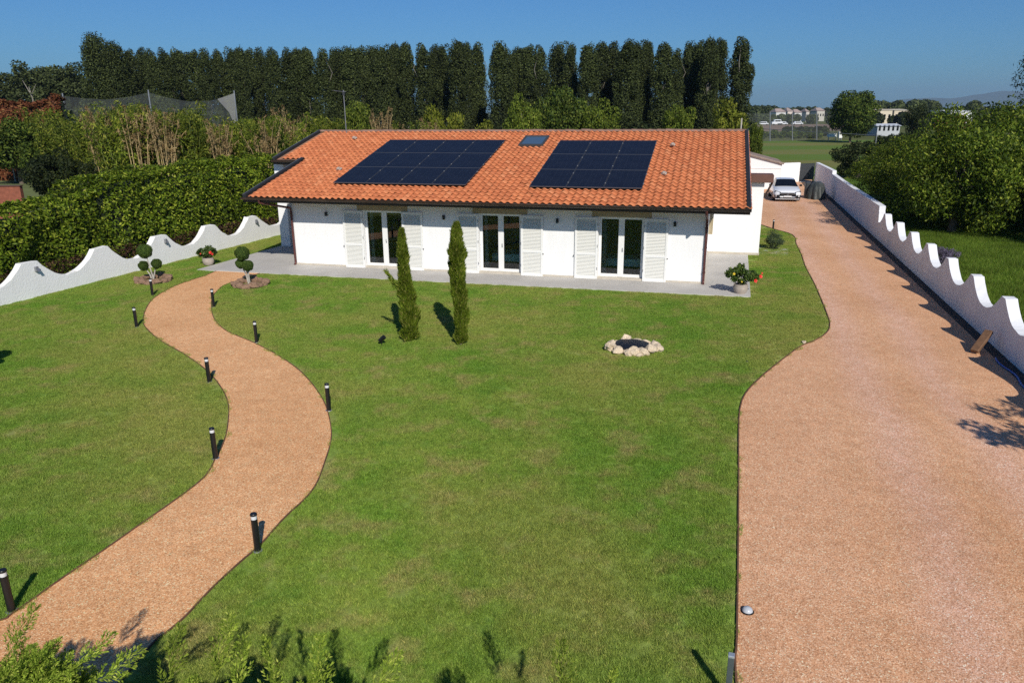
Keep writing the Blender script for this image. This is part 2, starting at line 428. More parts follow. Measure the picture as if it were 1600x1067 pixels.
def tree_meshes(name, clumps, n, ll, lw, trunk_h, tr, nl=8, **kw):
    cr = quads_mesh(name + '_crown', clump_leaves(clumps, n, ll, lw, **kw), 4)
    mb = MB(); cl = np.asarray(clumps); top = cl[:, 2].max()
    pts = [(0, 0, -.1)] + [(rng.normal() * tr * .25, rng.normal() * tr * .25, top * .85 * q) for q in (.25, .5, .75, 1.)]
    mb.tube(pts, [tr * 1.25, tr, tr * .8, tr * .5, tr * .2], 7)
    for i in rng.choice(len(cl), min(nl, len(cl)), replace=False):
        z = min(max(trunk_h * .8, cl[i, 2] * .6), top * .7)
        limbs(mb, (0, 0, z), [cl[i, :3]], tr * .45, tr * .1)
    return cr, mb.mesh(name + '_trunk')

def plant_tree(name, meshes, loc, scale, rz, leaf, bark, label, cat='tree', group=None):
    o = empty(name, loc, rz, label, cat, group); o.scale = scale if hasattr(scale, '__len__') else (scale,) * 3
    link('trunk', meshes[1], bark, o); link('crown', meshes[0], leaf, o)
    return o

# ================================================================== SETTING
PL = [(-9.2, 6.3), (-7.6, 7.35), (-6.54, 8.02), (-6.43, 8.19), (-6.22, 8.96), (-6.0, 9.67), (-5.79, 10.43), (-5.61, 11.06), (-5.43, 11.9), (-5.5, 12.58), (-5.63, 13.43), (-5.95, 14.55), (-6.37, 15.65), (-7.01, 16.79), (-7.77, 17.88), (-8.82, 19.11), (-9.79, 20.13), (-10.48, 20.97), (-11.22, 22.03), (-11.75, 23.18), (-12.17, 24.35), (-12.47, 25.54), (-12.56, 27.07), (-12.38, 28.18), (-12.15, 29.05), (-12.01, 30.2)]
PR = [(-4.75, 4.2), (-4.5, 6.4), (-4.37, 7.56), (-4.29, 7.78), (-4.18, 8.1), (-4.07, 8.67), (-3.9, 9.29), (-3.75, 9.76), (-3.61, 10.54), (-3.45, 11.12), (-3.39, 11.68), (-3.45, 12.55), (-3.54, 13.39), (-3.72, 14.17), (-4.11, 15.34), (-4.66, 16.52), (-5.36, 17.73), (-6.3, 18.99), (-7.25, 20.06), (-8.25, 21.05), (-8.76, 21.72), (-9.28, 22.59), (-9.78, 23.68), (-10.35, 25.19), (-10.61, 26.31), (-10.71, 27.46), (-10.34, 28.63), (-10.05, 29.7)]
DL = [(1.9, 4.2), (2.47, 6.87), (2.68, 7.58), (3.07, 8.88), (3.7, 11.01), (4.44, 13.54), (4.85, 14.86), (5.26, 15.81), (5.84, 16.72), (6.54, 17.69), (7.76, 19.26), (8.28, 19.72), (8.9, 20.42), (9.35, 21.2), (9.8, 22.47), (11.05, 26.68), (11.93, 29.91), (12.8, 32.73), (13.51, 35.26), (14.37, 38.16), (14.08, 40.26), (13.9, 42.05)]
PLs, PRs, DLs = smooth_line(PL, 4), smooth_line(PR, 4), smooth_line(DL, 4)
HO, HTH = (-9.044, 31.252), -.2631
HU = (math.cos(HTH), math.sin(HTH)); HV = (-math.sin(HTH), math.cos(HTH))
def hw(u, v): return (HO[0] + u * HU[0] + v * HV[0], HO[1] + u * HU[1] + v * HV[1])
RA, RD = np.array((12.68, 18.37)), np.array((.2773, .9608))        # right boundary wall line
LA, LD = np.array((-17.17, 24.44)), np.array((.3130, .9497))       # left boundary wall line
def rw(t, off=0): q = RA + RD * t + np.array((RD[1], -RD[0])) * off; return (float(q[0]), float(q[1]))
def lw_(t, off=0): q = LA + LD * t + np.array((RD[1], -RD[0])) * off; return (float(q[0]), float(q[1]))

tg = NT('field_grass'); v = tg.pos()
c = tg.mix(tg.ramp(tg.noise(v, .02, 5, .6), [(.35, 0.), (.65, 1.)]), (.055, .085, .020), (.120, .120, .042))
c = tg.mix(1.0, c, tg.ramp(tg.noise(v, .8, 4, .7), [(.3, .75), (.7, 1.2)]), 'MULTIPLY')
tg.set(color=c, rough=.95, spec=.1); tg.bump(tg.noise(v, 4, 4), .5, .1)
sheet('ground', [(-9000, -3000), (9000, -3000), (9000, 12000), (-9000, 12000)], -.03, tg.m)

lawn_poly = [(-22, -2), (9, -2)] + [rw(t) for t in (-10, 20, 45)] + [hw(19.5, 20), hw(-3, 20), lw_(16), lw_(-4), (-22, 12)]
sheet('lawn', lawn_poly, 0, M['lawn'])
path_poly = PLs + [hw(-1.0, -1.4)] + PRs[::-1] + [(-9.2, 4.2)]
sheet('garden_path', path_poly, .006, M['path'])
drive_poly = [(-2 + 3.9, 1.5)] + DLs + [(12.6, 42.6), (16.6, 60), (24, 70), rw(53.5)] + [rw(-18)] + [rw(-20)]
sheet('driveway', drive_poly, .006, M['drive'])
# dark soil strip along the foot of the driveway wall
sheet('wall_strip', [rw(-18, -.26), rw(52, -.34), rw(52, -.0), rw(-18, -.0)], .012, M['soil'])
# patio slab round the house
slab = [(-3.46, -1.95), (18.26, -1.68), (18.42, 6.4), (16.4, 6.4), (16.4, 2), (-1.5, 2), (-1.5, 6), (-3.1, 6)]
mb = MB(); ps = [hw(*q) for q in slab]; n = len(ps)
mb.add([(x, y, .035) for x, y in ps] + [(x, y, -.05) for x, y in ps], [list(range(n))] + [(i, n + i, n + (i + 1) % n, (i + 1) % n) for i in range(n)])
tag(mb.build('patio', M['concrete']), kind='structure')
# patch of bare slab beside the rear shrub
sheet('shrub_paving', [hw(18.9, 6.9), hw(20.1, 6.7), hw(20.3, 8.6), hw(18.9, 9.4)], .008, M['concrete'])
# edging strips
def edging(name, line, h=.022, w=.02):
    mb = MB(); vs = []; fs = []
    n = len(line)
    for i, (x, y) in enumerate(line):
        a = np.array(line[min(i+1, n-1)]) - np.array(line[max(i-1, 0)]); a = a / (np.linalg.norm(a) + 1e-9); nx, ny = -a[1] * w / 2, a[0] * w / 2
        vs += [(x-nx, y-ny, -.02), (x-nx, y-ny, h), (x+nx, y+ny, h), (x+nx, y+ny, -.02)]
    for i in range(n - 1):
        for k in range(3): fs.append((i*4+k, i*4+k+1, i*4+k+5, i*4+k+4))
    mb.add(vs, fs); return tag(mb.build(name, M['edging']), kind='structure')
edging('path_edging', PLs[4:]); edging('path_edging', PRs); edging('driveway_edging', DLs, .03, .022)

# rough meadow behind the right wall, sports field, ploughed patch
tm = NT('meadow'); v = tm.pos()
c = tm.mix(tm.ramp(tm.noise(v, .4, 5, .65), [(.35, 0.), (.65, 1.)]), (.065, .125, .014), (.115, .175, .026))
tm.set(color=tm.mix(1.0, c, tm.ramp(tm.noise(v, 14, 4, .7), [(.3, .6), (.7, 1.3)]), 'MULTIPLY'), rough=.9, spec=.1); tm.bump(tm.noise(v, 20, 4), .8, .06)
sheet('meadow', [rw(-18, .2), rw(56, .2), (75, 72), (75, 0)], -.012, tm.m)
ts = NT('pitch_turf'); v = ts.pos()
w_ = ts.node('ShaderNodeTexWave'); w_.inputs['Scale'].default_value = .012; w_.bands_direction = 'Y'; w_.inputs['Distortion'].default_value = 1.2; ts.ln(v, w_.inputs['Vector'])
c = ts.mix(ts.ramp(w_.outputs['Fac'], [(.3, 0.), (.75, 1.)]), (.105, .165, .030), (.170, .165, .055))
c = ts.mix(ts.ramp(ts.noise(v, .12, 4), [(.4, 0.), (.7, .6)]), c, (.110, .165, .032))
ts.set(color=c, rough=.9, spec=.1)
sheet('sports_field', [(18, 71), (60, 71), (75, 110), (92, 164), (38, 160)], -.008, ts.m)
sheet('ploughed_field', [(66, 235), (115, 235), (150, 345), (95, 345)], -.012, mat_simple('ploughed', (.20, .135, .095), .95, var=.3, scale=.3, world=True))
sheet('pasture', [(-85, 44), (-27, 44), (-36, 80), (-85, 80)], -.012, mat_simple('pasture_grass', (.115, .140, .045), .95, var=.3, scale=.4, world=True))

# grass: instanced tufts on the lawn (one mass nobody could count)
def tuft_mesh(name, n, rad, h, w, mat, seed, lean=.5):
    g = np.random.default_rng(seed)
    a = g.uniform(0, 2*math.pi, n); r = rad * np.sqrt(g.uniform(0, 1, n))
    b = np.stack([r*np.cos(a), r*np.sin(a), np.full(n, -.004)], 1)
    t = g.uniform(0, 2*math.pi, n); d = np.stack([np.cos(t), np.sin(t), np.zeros(n)], 1) * (w/2)
    hh = h * g.uniform(.5, 1.2, n)
    tip = b + np.stack([g.normal(size=n)*lean*hh, g.normal(size=n)*lean*hh, hh], 1)
    me = quads_mesh(name, np.stack([b-d, b+d, tip], 1).reshape(-1, 3), 3); me.materials.append(mat)
    return me

def scatter(name, pts, tuft, label, cat, smin=.8, smax=1.25):
    me = bpy.data.meshes.new(name); me.from_pydata([tuple(p) for p in pts], [], [])
    o = link(name, me); tag(o, label, cat, kind='stuff')
    src = bpy.data.objects.new('grass_tuft', tuft)        # unlinked source, used only by the node tree
    ng = bpy.data.node_groups.new(name, 'GeometryNodeTree')
    ng.interface.new_socket('Geometry', in_out='INPUT', socket_type='NodeSocketGeometry')
    ng.interface.new_socket('Geometry', in_out='OUTPUT', socket_type='NodeSocketGeometry')
    N = ng.nodes; gi = N.new('NodeGroupInput'); go = N.new('NodeGroupOutput')
    ip = N.new('GeometryNodeInstanceOnPoints'); oi = N.new('GeometryNodeObjectInfo'); oi.inputs['Object'].default_value = src
    rv = N.new('FunctionNodeRandomValue'); rv.data_type = 'FLOAT_VECTOR'; rv.inputs[0].default_value = (0, 0, 0); rv.inputs[1].default_value = (0, 0, 6.283)
    rs = N.new('FunctionNodeRandomValue'); rs.data_type = 'FLOAT'; rs.inputs[2].default_value = smin; rs.inputs[3].default_value = smax
    k = ng.links.new
    k(gi.outputs[0], ip.inputs['Points']); k(oi.outputs['Geometry'], ip.inputs['Instance'])
    k(rv.outputs[0], ip.inputs['Rotation']); k(rs.outputs[1], ip.inputs['Scale']); k(ip.outputs[0], go.inputs[0])
    md = o.modifiers.new('scatter', 'NODES'); md.node_group = ng
    return o

def lawn_points(step, y0, y1, x0, x1, rad, blocks, keep=None):
    X, Y = np.meshgrid(np.arange(x0, x1, step), np.arange(y0, y1, step)); X = X.ravel(); Y = Y.ravel()
    X = X + rng.uniform(-.5, .5, len(X)) * step; Y = Y + rng.uniform(-.5, .5, len(Y)) * step
    ok = np.ones(len(X), bool) if keep is None else in_poly(X, Y, keep)
    for b in blocks:
        for dx, dy in ((0, 0), (rad, 0), (-rad, 0), (0, rad), (0, -rad)): ok &= ~in_poly(X + dx, Y + dy, b)
    # inside the camera's wedge only
    ok &= np.abs(X) < Y * .76 + 2.2
    return np.stack([X[ok], Y[ok], np.zeros(ok.sum())], 1)
lawn_in = [lw_(-12, .05), lw_(16.5, .05), hw(-3.3, 6.5), hw(19.2, 14), (14.6, 41), rw(8, -.5), rw(-18, -.5), (3, 4.5), (-14, 4.5)]
tuft = tuft_mesh('grass_tuft', 420, .17, .040, .0085, M['blade'], 3, .6)
fire_poly = [(3.2 + .72 * math.cos(a), 19.2 + .62 * math.sin(a)) for a in np.linspace(0, 6.2, 14)]
pts = lawn_points(.20, 6.0, 42, -20, 15, .085, [path_poly, drive_poly, ps, fire_poly], lawn_in)
scatter('lawn_grass', pts, tuft, 'short mown green grass with dry patches around the house', 'grass')
tuft2 = tuft_mesh('meadow_tuft', 160, .3, .17, .014, L['meadow'], 5, .5)
mpts = lawn_points(.36, 16, 46, 11, 36, .05, [], [rw(-3, .45), rw(28, .45), (38, 46), (38, 16)])
scatter('meadow_grass', mpts, tuft2, 'rough bright green grass beyond the scalloped driveway wall', 'grass')

# ------------------------------------------------------------------ boundary walls
def scallop_profile(peaks, hp, ht, flat, t0, t1):
    """top line (t, z): flat-topped peaks, circular hollows between"""
    pk = sorted(peaks); out = []
    for i in range(len(pk) - 1):
        a, b = pk[i] + flat / 2, pk[i + 1] - flat / 2
        out.append((pk[i] - flat / 2, hp)); 
        for k in range(17):
            q = k / 16; x = 2 * q - 1
            out.append((a + (b - a) * q, ht + (hp - ht) * (abs(x) ** 2.1)))
    out.append((pk[-1] - flat / 2, hp)); out.append((pk[-1] + flat / 2, hp))
    return [(t, z) for t, z in out if t0 <= t <= t1]

def profile_wall(name, org, d, prof, thick, mat, jitter=.006):
    """wall from a top line; visible face at offset 0, back at +thick on the side given by sign"""
    nrm = np.array((d[1], -d[0])); mb = MB(); vs = []; n = len(prof)
    for t, z in prof:
        for off in (0, thick):
            q = org + d * t + nrm * off
            vs += [(q[0], q[1], -.06), (q[0], q[1], z + rng.normal() * jitter)]
    fs = []
    for i in range(n - 1):
        a, b = i * 4, (i + 1) * 4
        fs += [(a, a+1, b+1, b), (a+1, a+3, b+3, b+1), (a+3, a+2, b+2, b+3)]
    fs += [(0, 2, 3, 1), ((n-1)*4, (n-1)*4+1, (n-1)*4+3, (n-1)*4+2)]
    mb.add(vs, fs); return mb.build(name, mat)

rpeaks = [.75 + 2.855 * k for k in range(-6, 7)]
prof = scallop_profile(rpeaks, 1.375, .79, .30, -18, 17.95)
tE = rpeaks[-1] + .15
for k in range(8):
    q = k / 7; prof.append((tE + (19.2 - tE) * q, .82 + .56 * (1 - q) ** 2.1 + .0))
prof += [(19.22, .92), (19.26, 1.08), (19.31, 1.13), (19.33, 1.30), (19.40, 1.33), (19.42, 1.58)]
prof += [(24, 1.57), (30, 1.57), (36, 1.58), (39.2, 1.60), (39.25, 1.84), (44, 1.78), (51.6, 1.66)]
o = profile_wall('boundary_wall', RA, RD, prof, .28, M['stucco2'])
tag(o, 'long white rendered wall with scalloped top along the driveway', 'wall')
lpeaks = [1.36 + 3.10 * k for k in range(-6, 5)]
prof = scallop_profile(lpeaks, 1.23, .53, .62, -16, 14.2)
tE = lpeaks[-1] + .31
for k in range(9): q = k / 8; prof.append((tE + .02 + 2.6 * q, .53 + .70 * abs(2 * q * .83 - 1) ** 2.1))
o = profile_wall('garden_wall', LA, LD, prof, -.26, M['stucco'], .012)
tag(o, 'rough white stucco wall with wavy top in front of the laurel hedge', 'wall')

# small lamps on the garden wall, tap pillar
def wedge_lamp(px, py, t_guess, label):
    mb = MB(); mb.bbox(-.06, .06, -.10, 0, -.10, .08, .015); mb.add([(-.06,-.10,.02),(.06,-.10,.02),(.06,-.16,-.09),(-.06,-.16,-.09)], [(0,1,2,3)])
    q = LA + LD * t_guess
    a = math.atan2(LD[1], LD[0])
    o = mb.build('wall_light', M['grey'], None, (q[0], q[1], 0.98), (0, 0, a)); 
    return tag(o, label, 'wall lamp', 'small lamps on the garden wall')
wedge_lamp(0, 0, 1.55, 'small grey wedge lamp on the garden wall peak at the photo left edge')
wedge_lamp(0, 0, 7.75, 'small grey wedge lamp on the wall peak behind the three-ball topiary')
wedge_lamp(0, 0, 13.95, 'small grey wedge lamp on the wall peak closest to the house')
mb = MB(); mb.lathe([(.16, 0), (.16, .34), (.20, .35), (.20, .40), (.02, .41)], 16)
tag(mb.build('tap_pillar', M['stucco'], None, (-14.55, 33.75, 0)), 'short white capped pillar in front of the garden wall', 'pillar')

# ================================================================== HOUSE
HM = Matrix.Translation((HO[0], HO[1], 0)) @ Matrix.Rotation(HTH, 4, 'Z')
house = empty('bungalow', (HO[0], HO[1], 0), HTH, 'single-storey white house with orange tiled roof and louvred shutters', 'house')
HW_, UE0, UE1, VE, ZE, SL, VR, UR0, VI = 16.675, -1.395, 17.936, -1.10, 2.977, .2491, 8.054, -2.84, 3.571
def zr(v): return ZE + SL * (v - VE)
TA = math.atan(SL)
OC = [4.02, 8.91, 13.58]; OHW, OTOP = .845, 2.36

mb = MB(); edges = [0] + sum([[c - OHW, c + OHW] for c in OC], []) + [HW_]
for i in range(0, len(edges), 2): mb.box(edges[i], edges[i+1], 0, .35, .10, 3.02)
for c in OC: mb.box(c - OHW, c + OHW, 0, .35, OTOP, 3.02)
mb.build('front_wall', M['white'], house)
def prism_v(mb, u0, u1, poly):
    n = len(poly); mb.add([(u0, v, z) for v, z in poly] + [(u1, v, z) for v, z in poly],
        [list(range(n))[::-1], list(range(n, 2*n))] + [(i, (i+1) % n, n + (i+1) % n, n + i) for i in range(n)]); return mb
gable = [(.352, .10), (16, .10), (16, 3.05), (VR, zr(VR) - .24), (.352, zr(.35) - .24)]
prism_v(MB(), HW_ - .3, HW_, gable).build('side_wall', M['white'], house)
prism_v(MB(), 0, .3, gable).build('side_wall', M['white'], house)
mb = MB(); mb.box(-2.3, -.002, 5.2, 5.5, .1, zr(5.2) - .24); mb.box(-2.3, -2.0, 5.5, 14, .1, 3.6); mb.build('wing_wall', M['white'], house)
mb = MB(); mb.bbox(-3.16, -2.66, 3.95, 4.45, 0, zr(3.95) - .25, .015); mb.build('porch_pier', M['white'], house)
mb = MB(); mb.box(-.03, HW_ + .03, -.03, .30, .0, .099); mb.box(HW_ - .1, HW_ + .03, .301, 6.4, 0, .099); mb.build('plinth', M['plinth'], house)
# interior shells seen through the doors
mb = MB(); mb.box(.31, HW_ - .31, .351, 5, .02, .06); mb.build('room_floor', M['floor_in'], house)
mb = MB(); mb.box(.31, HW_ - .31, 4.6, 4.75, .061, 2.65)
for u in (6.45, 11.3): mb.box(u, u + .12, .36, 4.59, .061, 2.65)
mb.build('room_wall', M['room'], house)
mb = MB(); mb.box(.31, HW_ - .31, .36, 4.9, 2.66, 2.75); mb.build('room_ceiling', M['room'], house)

# rear wing to the right with its brown canopy
mb = MB(); mb.box(HW_ + .001, 18.86, 6.46, 6.95, .12, 3.14); mb.build('annex_wall', M['white'], house)
mb = MB(); mb.box(HW_ + .031, 18.89, 6.43, 6.98, 0, .119); mb.build('annex_plinth', M['plinth'], house)
mb = MB(); mb.bbox(HW_ + .02, 19.2, 6.20, 7.05, 3.16, 3.50, .02); mb.build('annex_roof', mat_simple('brown_fascia', (.13, .062, .045), .6, var=.25, scale=2), house)
mb = MB(); mb.tube([(19.16, 6.3, 3.17), (18.90, 6.55, 2.55)], .05, 4); mb.build('canopy_brace', M['gutter'], house)
# side window shutter, standing open
mb = MB()
for z0, z1 in ((1.15, 1.21), (2.14, 2.2)): mb.box(0, .17, -.02, .02, z0, z1)
mb.box(0, .05, -.02, .02, 1.211, 2.139); mb.box(.12, .17, -.02, .02, 1.211, 2.139); mb.box(.051, .119, -.006, .006, 1.211, 2.139)
mb.build('side_shutter', M['lintel'], house, (HW_ + .01, 4.6, 0))

# doors, shutters, lintels
def louvre_mesh(w, h):
    mb = MB(); n = int(h / .052)
    for i in range(n):
        z = h * (i + .5) / n
        mb.add([(0, -.012, z - .02), (w, -.012, z - .02), (w, .014, z + .024), (0, .014, z + .024), (0, -.012, z - .027), (w, -.012, z - .027)],
               [(0, 1, 2, 3), (4, 5, 1, 0)])
    mb.box(0, w, .016, .02, 0, h)
    return mb.mesh('louvres', [mat_simple('louvre_paint', (.69, .685, .64), .55, var=.03)])
SW, SH = .87, 2.32
m1, m2 = louvre_mesh(SW - .16, .80), louvre_mesh(SW - .16, 1.24)
def frame_mesh(side):
    mb = MB(); mb.bbox(0, .08, -.022, .022, 0, SH, .004); mb.bbox(SW - .08, SW, -.022, .022, 0, SH, .004)
    for z0, z1 in ((0, .10), (.90, .99), (SH - .09, SH)): mb.box(.08, SW - .08, -.02, .02, z0, z1)
    return mb.mesh('shutter_frame', [M['shutter']])
fm = frame_mesh(1); hinge_me = MB().tube([(0, 0, 0), (0, 0, .1)], .012, 6).mesh('hinge', [M['grey']])
pos_names = ['the door by the left downpipe', 'the middle door', 'the door by the right downpipe']
glass_me = None
for k, c in enumerate(OC):
    for s_ in (-1, 1):
        u0 = c - OHW - SW - .005 if s_ < 0 else c + OHW + .005
        sh = link('shutter', fm, None, house, (u0, -.055, .035))
        for me, z in ((m1, .10), (m2, .99)):
            l = link('louvres', me, None, sh, (.08, 0, z)); tag(l, kind='stuff')
        lt = MB(); ue = -.035 if s_ < 0 else SW
        lt.bbox(ue, ue + .035, -.03, .01, .86, .90, .004); lt.bbox(ue - .01, ue + .045, -.045, -.03, .87, .89, .003); lt.build('latch', M['grey'], sh)
        for z in (.35, 1.2, 2.0): link('hinge', hinge_me, None, sh, (SW - .01 if s_ < 0 else .01, -.03, z))
    fr = MB(); v0, v1 = .16, .23; z0, z1 = .105, OTOP - .002; a, b = c - OHW + .002, c + OHW - .002
    fr.bbox(a, a + .10, v0, v1, z0, z1, .006); fr.bbox(b - .10, b, v0, v1, z0, z1, .006); fr.bbox(c - .11, c + .11, v0 - .01, v1, z0, z1, .01)
    for p, q in ((a + .10, c - .11), (c + .11, b - .10)): fr.box(p, q, v0 + .004, v1, z0, z0 + .11); fr.box(p, q, v0 + .004, v1, z1 - .08, z1)
    dr = fr.build('french_door', M['shutter'], house)
    for p, q in ((a + .10, c - .11), (c + .11, b - .10)):
        g_ = MB(); g_.box(p - .004, q + .004, .195, .203, z0 + .10, z1 - .07); g_.build('pane', M['glass'], dr)
    h_ = MB(); h_.tube([(c + .06, v0 - .05, 1.1), (c + .06, v0 - .05, 1.22)], .012, 6); h_.bbox(c + .045, c + .075, v0 - .045, v0 - .011, 1.08, 1.12, .004); h_.build('handle', M['grey'], dr)
    th_ = MB(); th_.box(a, b, -.028, .24, .0995, .104); th_.build('threshold', M['plinth'], house)
    li = MB(); li.bbox(c - 1.08, c + 1.10, -.03, .02, OTOP + .012, OTOP + .225, .008); li.build('lintel', M['lintel'], house)
    cu = MB(); vs = []; fs = []
    uu0 = a + .12; n = 24
    for i in range(n + 1):
        x = uu0 + .16 * i / n; y = .36 + .035 * math.sin(i * 1.5); vs += [(x, y, .12), (x, y, 2.3)]
    fs = [(2*i, 2*i+2, 2*i+3, 2*i+1) for i in range(n)]; cu.add(vs, fs, True)
    co = cu.build('curtain', M['curt']); co.matrix_world = HM
    tag(co, 'pale curtain hanging inside ' + pos_names[k], 'curtain', 'curtains behind the glass doors')

for u0, u1, lab in ((8.2, 10.3, 'bed with pale teal cover seen through the middle glass door'), (12.7, 14.9, 'bed with pale teal cover seen through the rightmost glass door')):
    e = empty('bed', HM @ Vector((u0, 1.25, .06)), HTH, lab, 'bed', 'beds inside the house')
    w = u1 - u0
    mb = MB(); mb.bbox(0, w, 0, 1.6, 0, .28, .03); mb.build('bed_frame', M['wood'], e)
    mb = MB(); mb.bbox(.02, w - .02, .02, 1.58, .281, .50, .06); mb.build('mattress', M['curt'], e)
    mb = MB(); mb.bbox(-.02, w + .02, -.02, 1.2, .20, .53, .05); mb.build('cover', M['bedc'], e)

for u, lab in ((1.56, 'black wall lamp beside the left downpipe'), (6.65, 'black wall lamp between the left and middle doors'), (11.18, 'black wall lamp between the middle and right doors'), (15.52, 'black wall lamp beside the right downpipe')):
    e = empty('wall_lamp', HM @ Vector((u, 0, 2.19)), HTH, lab, 'wall lamp', 'black lamps on the facade')
    mb = MB(); mb.bbox(-.045, .045, -.10, -.012, -.085, .085, .006); mb.build('lamp_body', M['black'], e)
    mb = MB(); mb.box(-.03, .03, -.012, 0, -.05, .05); mb.build('bracket', M['black'], e)
    mb = MB(); mb.tube([(0, -.056, -.0865), (0, -.056, -.093)], .032, 10); mb.build('lens', M['lamp'], e)

# roof deck (soffit), then tiles
outline = [(UE0, VE), (UE1, VE), (UE1, VR), (UR0, VR), (UR0, VI), (UE0, VI)]
mb = MB(); n = 6
mb.add([(u, v, zr(v) - .075) for u, v in outline] + [(u, v, zr(v) - .23) for u, v in outline],
       [list(range(n)), list(range(n, 2*n))[::-1]] + [(i, n + i, n + (i+1) % n, (i+1) % n) for i in range(n)])
mb.add([(UR0, VR + .001, zr(VR) - .075), (UE1, VR + .001, zr(VR) - .075), (UE1, 17.2, zr(VE) - .075), (UR0, 17.2, zr(VE) - .075),
        (UR0, VR + .001, zr(VR) - .23), (UE1, VR + .001, zr(VR) - .23), (UE1, 17.2, zr(VE) - .23), (UR0, 17.2, zr(VE) - .23)],
       [(0, 1, 2, 3), (7, 6, 5, 4), (1, 5, 6, 2), (2, 6, 7, 3), (3, 7, 4, 0)])
roof = mb.build('roof', mat_simple('roof_deck', (.30, .16, .10), .8), house)

TP, TE, TL_ = .2612, .3545, .43      # column pitch, exposed length, tile length
def tile_mesh():
    prof = []
    for i in range(9):
        x = TP * 1.06 * i / 8; ph = i / 8
        z = .052 * math.sin(min(1, ph / .62) * math.pi) if ph < .62 else -.014 * math.sin((ph - .62) / .38 * math.pi)
        prof.append((x - TP * .53, z))
    mb = MB(); n = len(prof); vs = []
    for y, dz, sx in ((0, .040, 1.0), (TL_ * .5, .014, .985), (TL_, -.008, .97)):
        vs += [(x * sx, y, z + dz - .03) for x, z in prof]
    vs += [(x, .006, z - .014) for x, z in prof]
    fs = []
    for r in range(2):
        for i in range(n - 1): fs.append((r*n+i, r*n+i+1, (r+1)*n+i+1, (r+1)*n+i))
    for i in range(n - 1): fs.append((3*n+i, 3*n+i+1, i+1, i))
    mb.add(vs, fs, True)
    # back corner edge
    me = mb.mesh('roof_tile', [M['tile']]); return me
tile = tile_mesh()
tv = np.array([v.co[:] for v in tile.vertices]); tf = [list(p.vertices) for p in tile.polygons]
cs, sn = math.cos(TA), math.sin(TA)
spots = []
rows = int((VR - VE) / cs / TE) + 1
for r in range(rows):
    d = r * TE - .05; v = VE + d * cs
    if v > VR - .12: break
    u0 = UE0 if v < VI else UR0
    ncol = int(round((UE1 - .12 - UE0) / TP)); k0 = 0 if v < VI else -int((UE0 - UR0) / TP)
    for k in range(k0, ncol):
        u = UE0 + .16 + (k + .5) * TP
        spots.append((u + rng.normal() * .004, v + rng.normal() * .006, zr(v) - .02 + rng.normal() * .003, rng.normal() * .012))
cl = HM.inverted() @ Vector((0, 0, CAMH))
spots.sort(key=lambda q: (q[0] - cl.x) ** 2 + (q[1] - cl.y) ** 2)
for u, v, z, rz in spots[:300]:
    link('roof_tile', tile, None, roof, (u, v, z), (TA, 0, rz))
vs, fs = [], []
Rm = np.array([[1, 0, 0], [0, cs, -sn], [0, sn, cs]])
mb = MB()
for u, v, z, rz in spots[300:]:
    c_, s_ = math.cos(rz), math.sin(rz)
    q = tv @ np.array([[c_, -s_, 0], [s_, c_, 0], [0, 0, 1]]).T @ Rm.T + np.array([u, v, z])
    mb.add(q.tolist(), tf, True)
tag(mb.build('roof_tiles', M['tile'], roof), kind='stuff')
# ridge caps
mb = MB(); prof = [(.13 * math.cos(a), .10 * math.sin(a)) for a in np.linspace(0, math.pi, 7)]
mb.add([(0, y, z) for y, z in prof] + [(.42, y * .86, z * .86) for y, z in prof], [(i, i+7, i+8, i+1) for i in range(6)] + [list(range(7))[::-1]], True)
rc = mb.mesh('ridge_tile', [mat_simple('ridge_mortar_clay', (.22, .13, .10), .85, var=.35, scale=3, world=True)])
x = UR0
while x < UE1 - .3:
    link('ridge_tile', rc, None, roof, (x, VR + rng.normal() * .008, zr(VR) - .035 + rng.normal() * .006), (0, 0, rng.normal() * .015)); x += .385
# verge flashing, right and left, with the step at the rear-left eave
def verge(u, v0, v1, w, sgn):
    mb = MB(); a, b = (u, u + w) if sgn > 0 else (u - w, u)
    mb.add([(a, v0, zr(v0) - .12), (b, v0, zr(v0) - .12), (b, v1, zr(v1) - .12), (a, v1, zr(v1) - .12), (a, v0, zr(v0) + .045), (b, v0, zr(v0) + .045), (b, v1, zr(v1) + .045), (a, v1, zr(v1) + .045)],
           [(0,3,2,1),(4,5,6,7),(0,1,5,4),(1,2,6,5),(2,3,7,6),(3,0,4,7)])
    ob = mb.build('verge_flashing', M['flash'], roof)
    e = MB(); q = b if sgn > 0 else a
    e.tube([(q, v0, zr(v0) + .045), (q, v1, zr(v1) + .045)], .012, 6); e.build('verge_bead', M['grey'], roof)
verge(UE1 - .02, VE - .02, VR + .05, .14, 1); verge(UE0 + .05, VE - .02, VI + .08, .16, -1); verge(UR0 + .05, VI - .02, VR + .05, .14, -1)
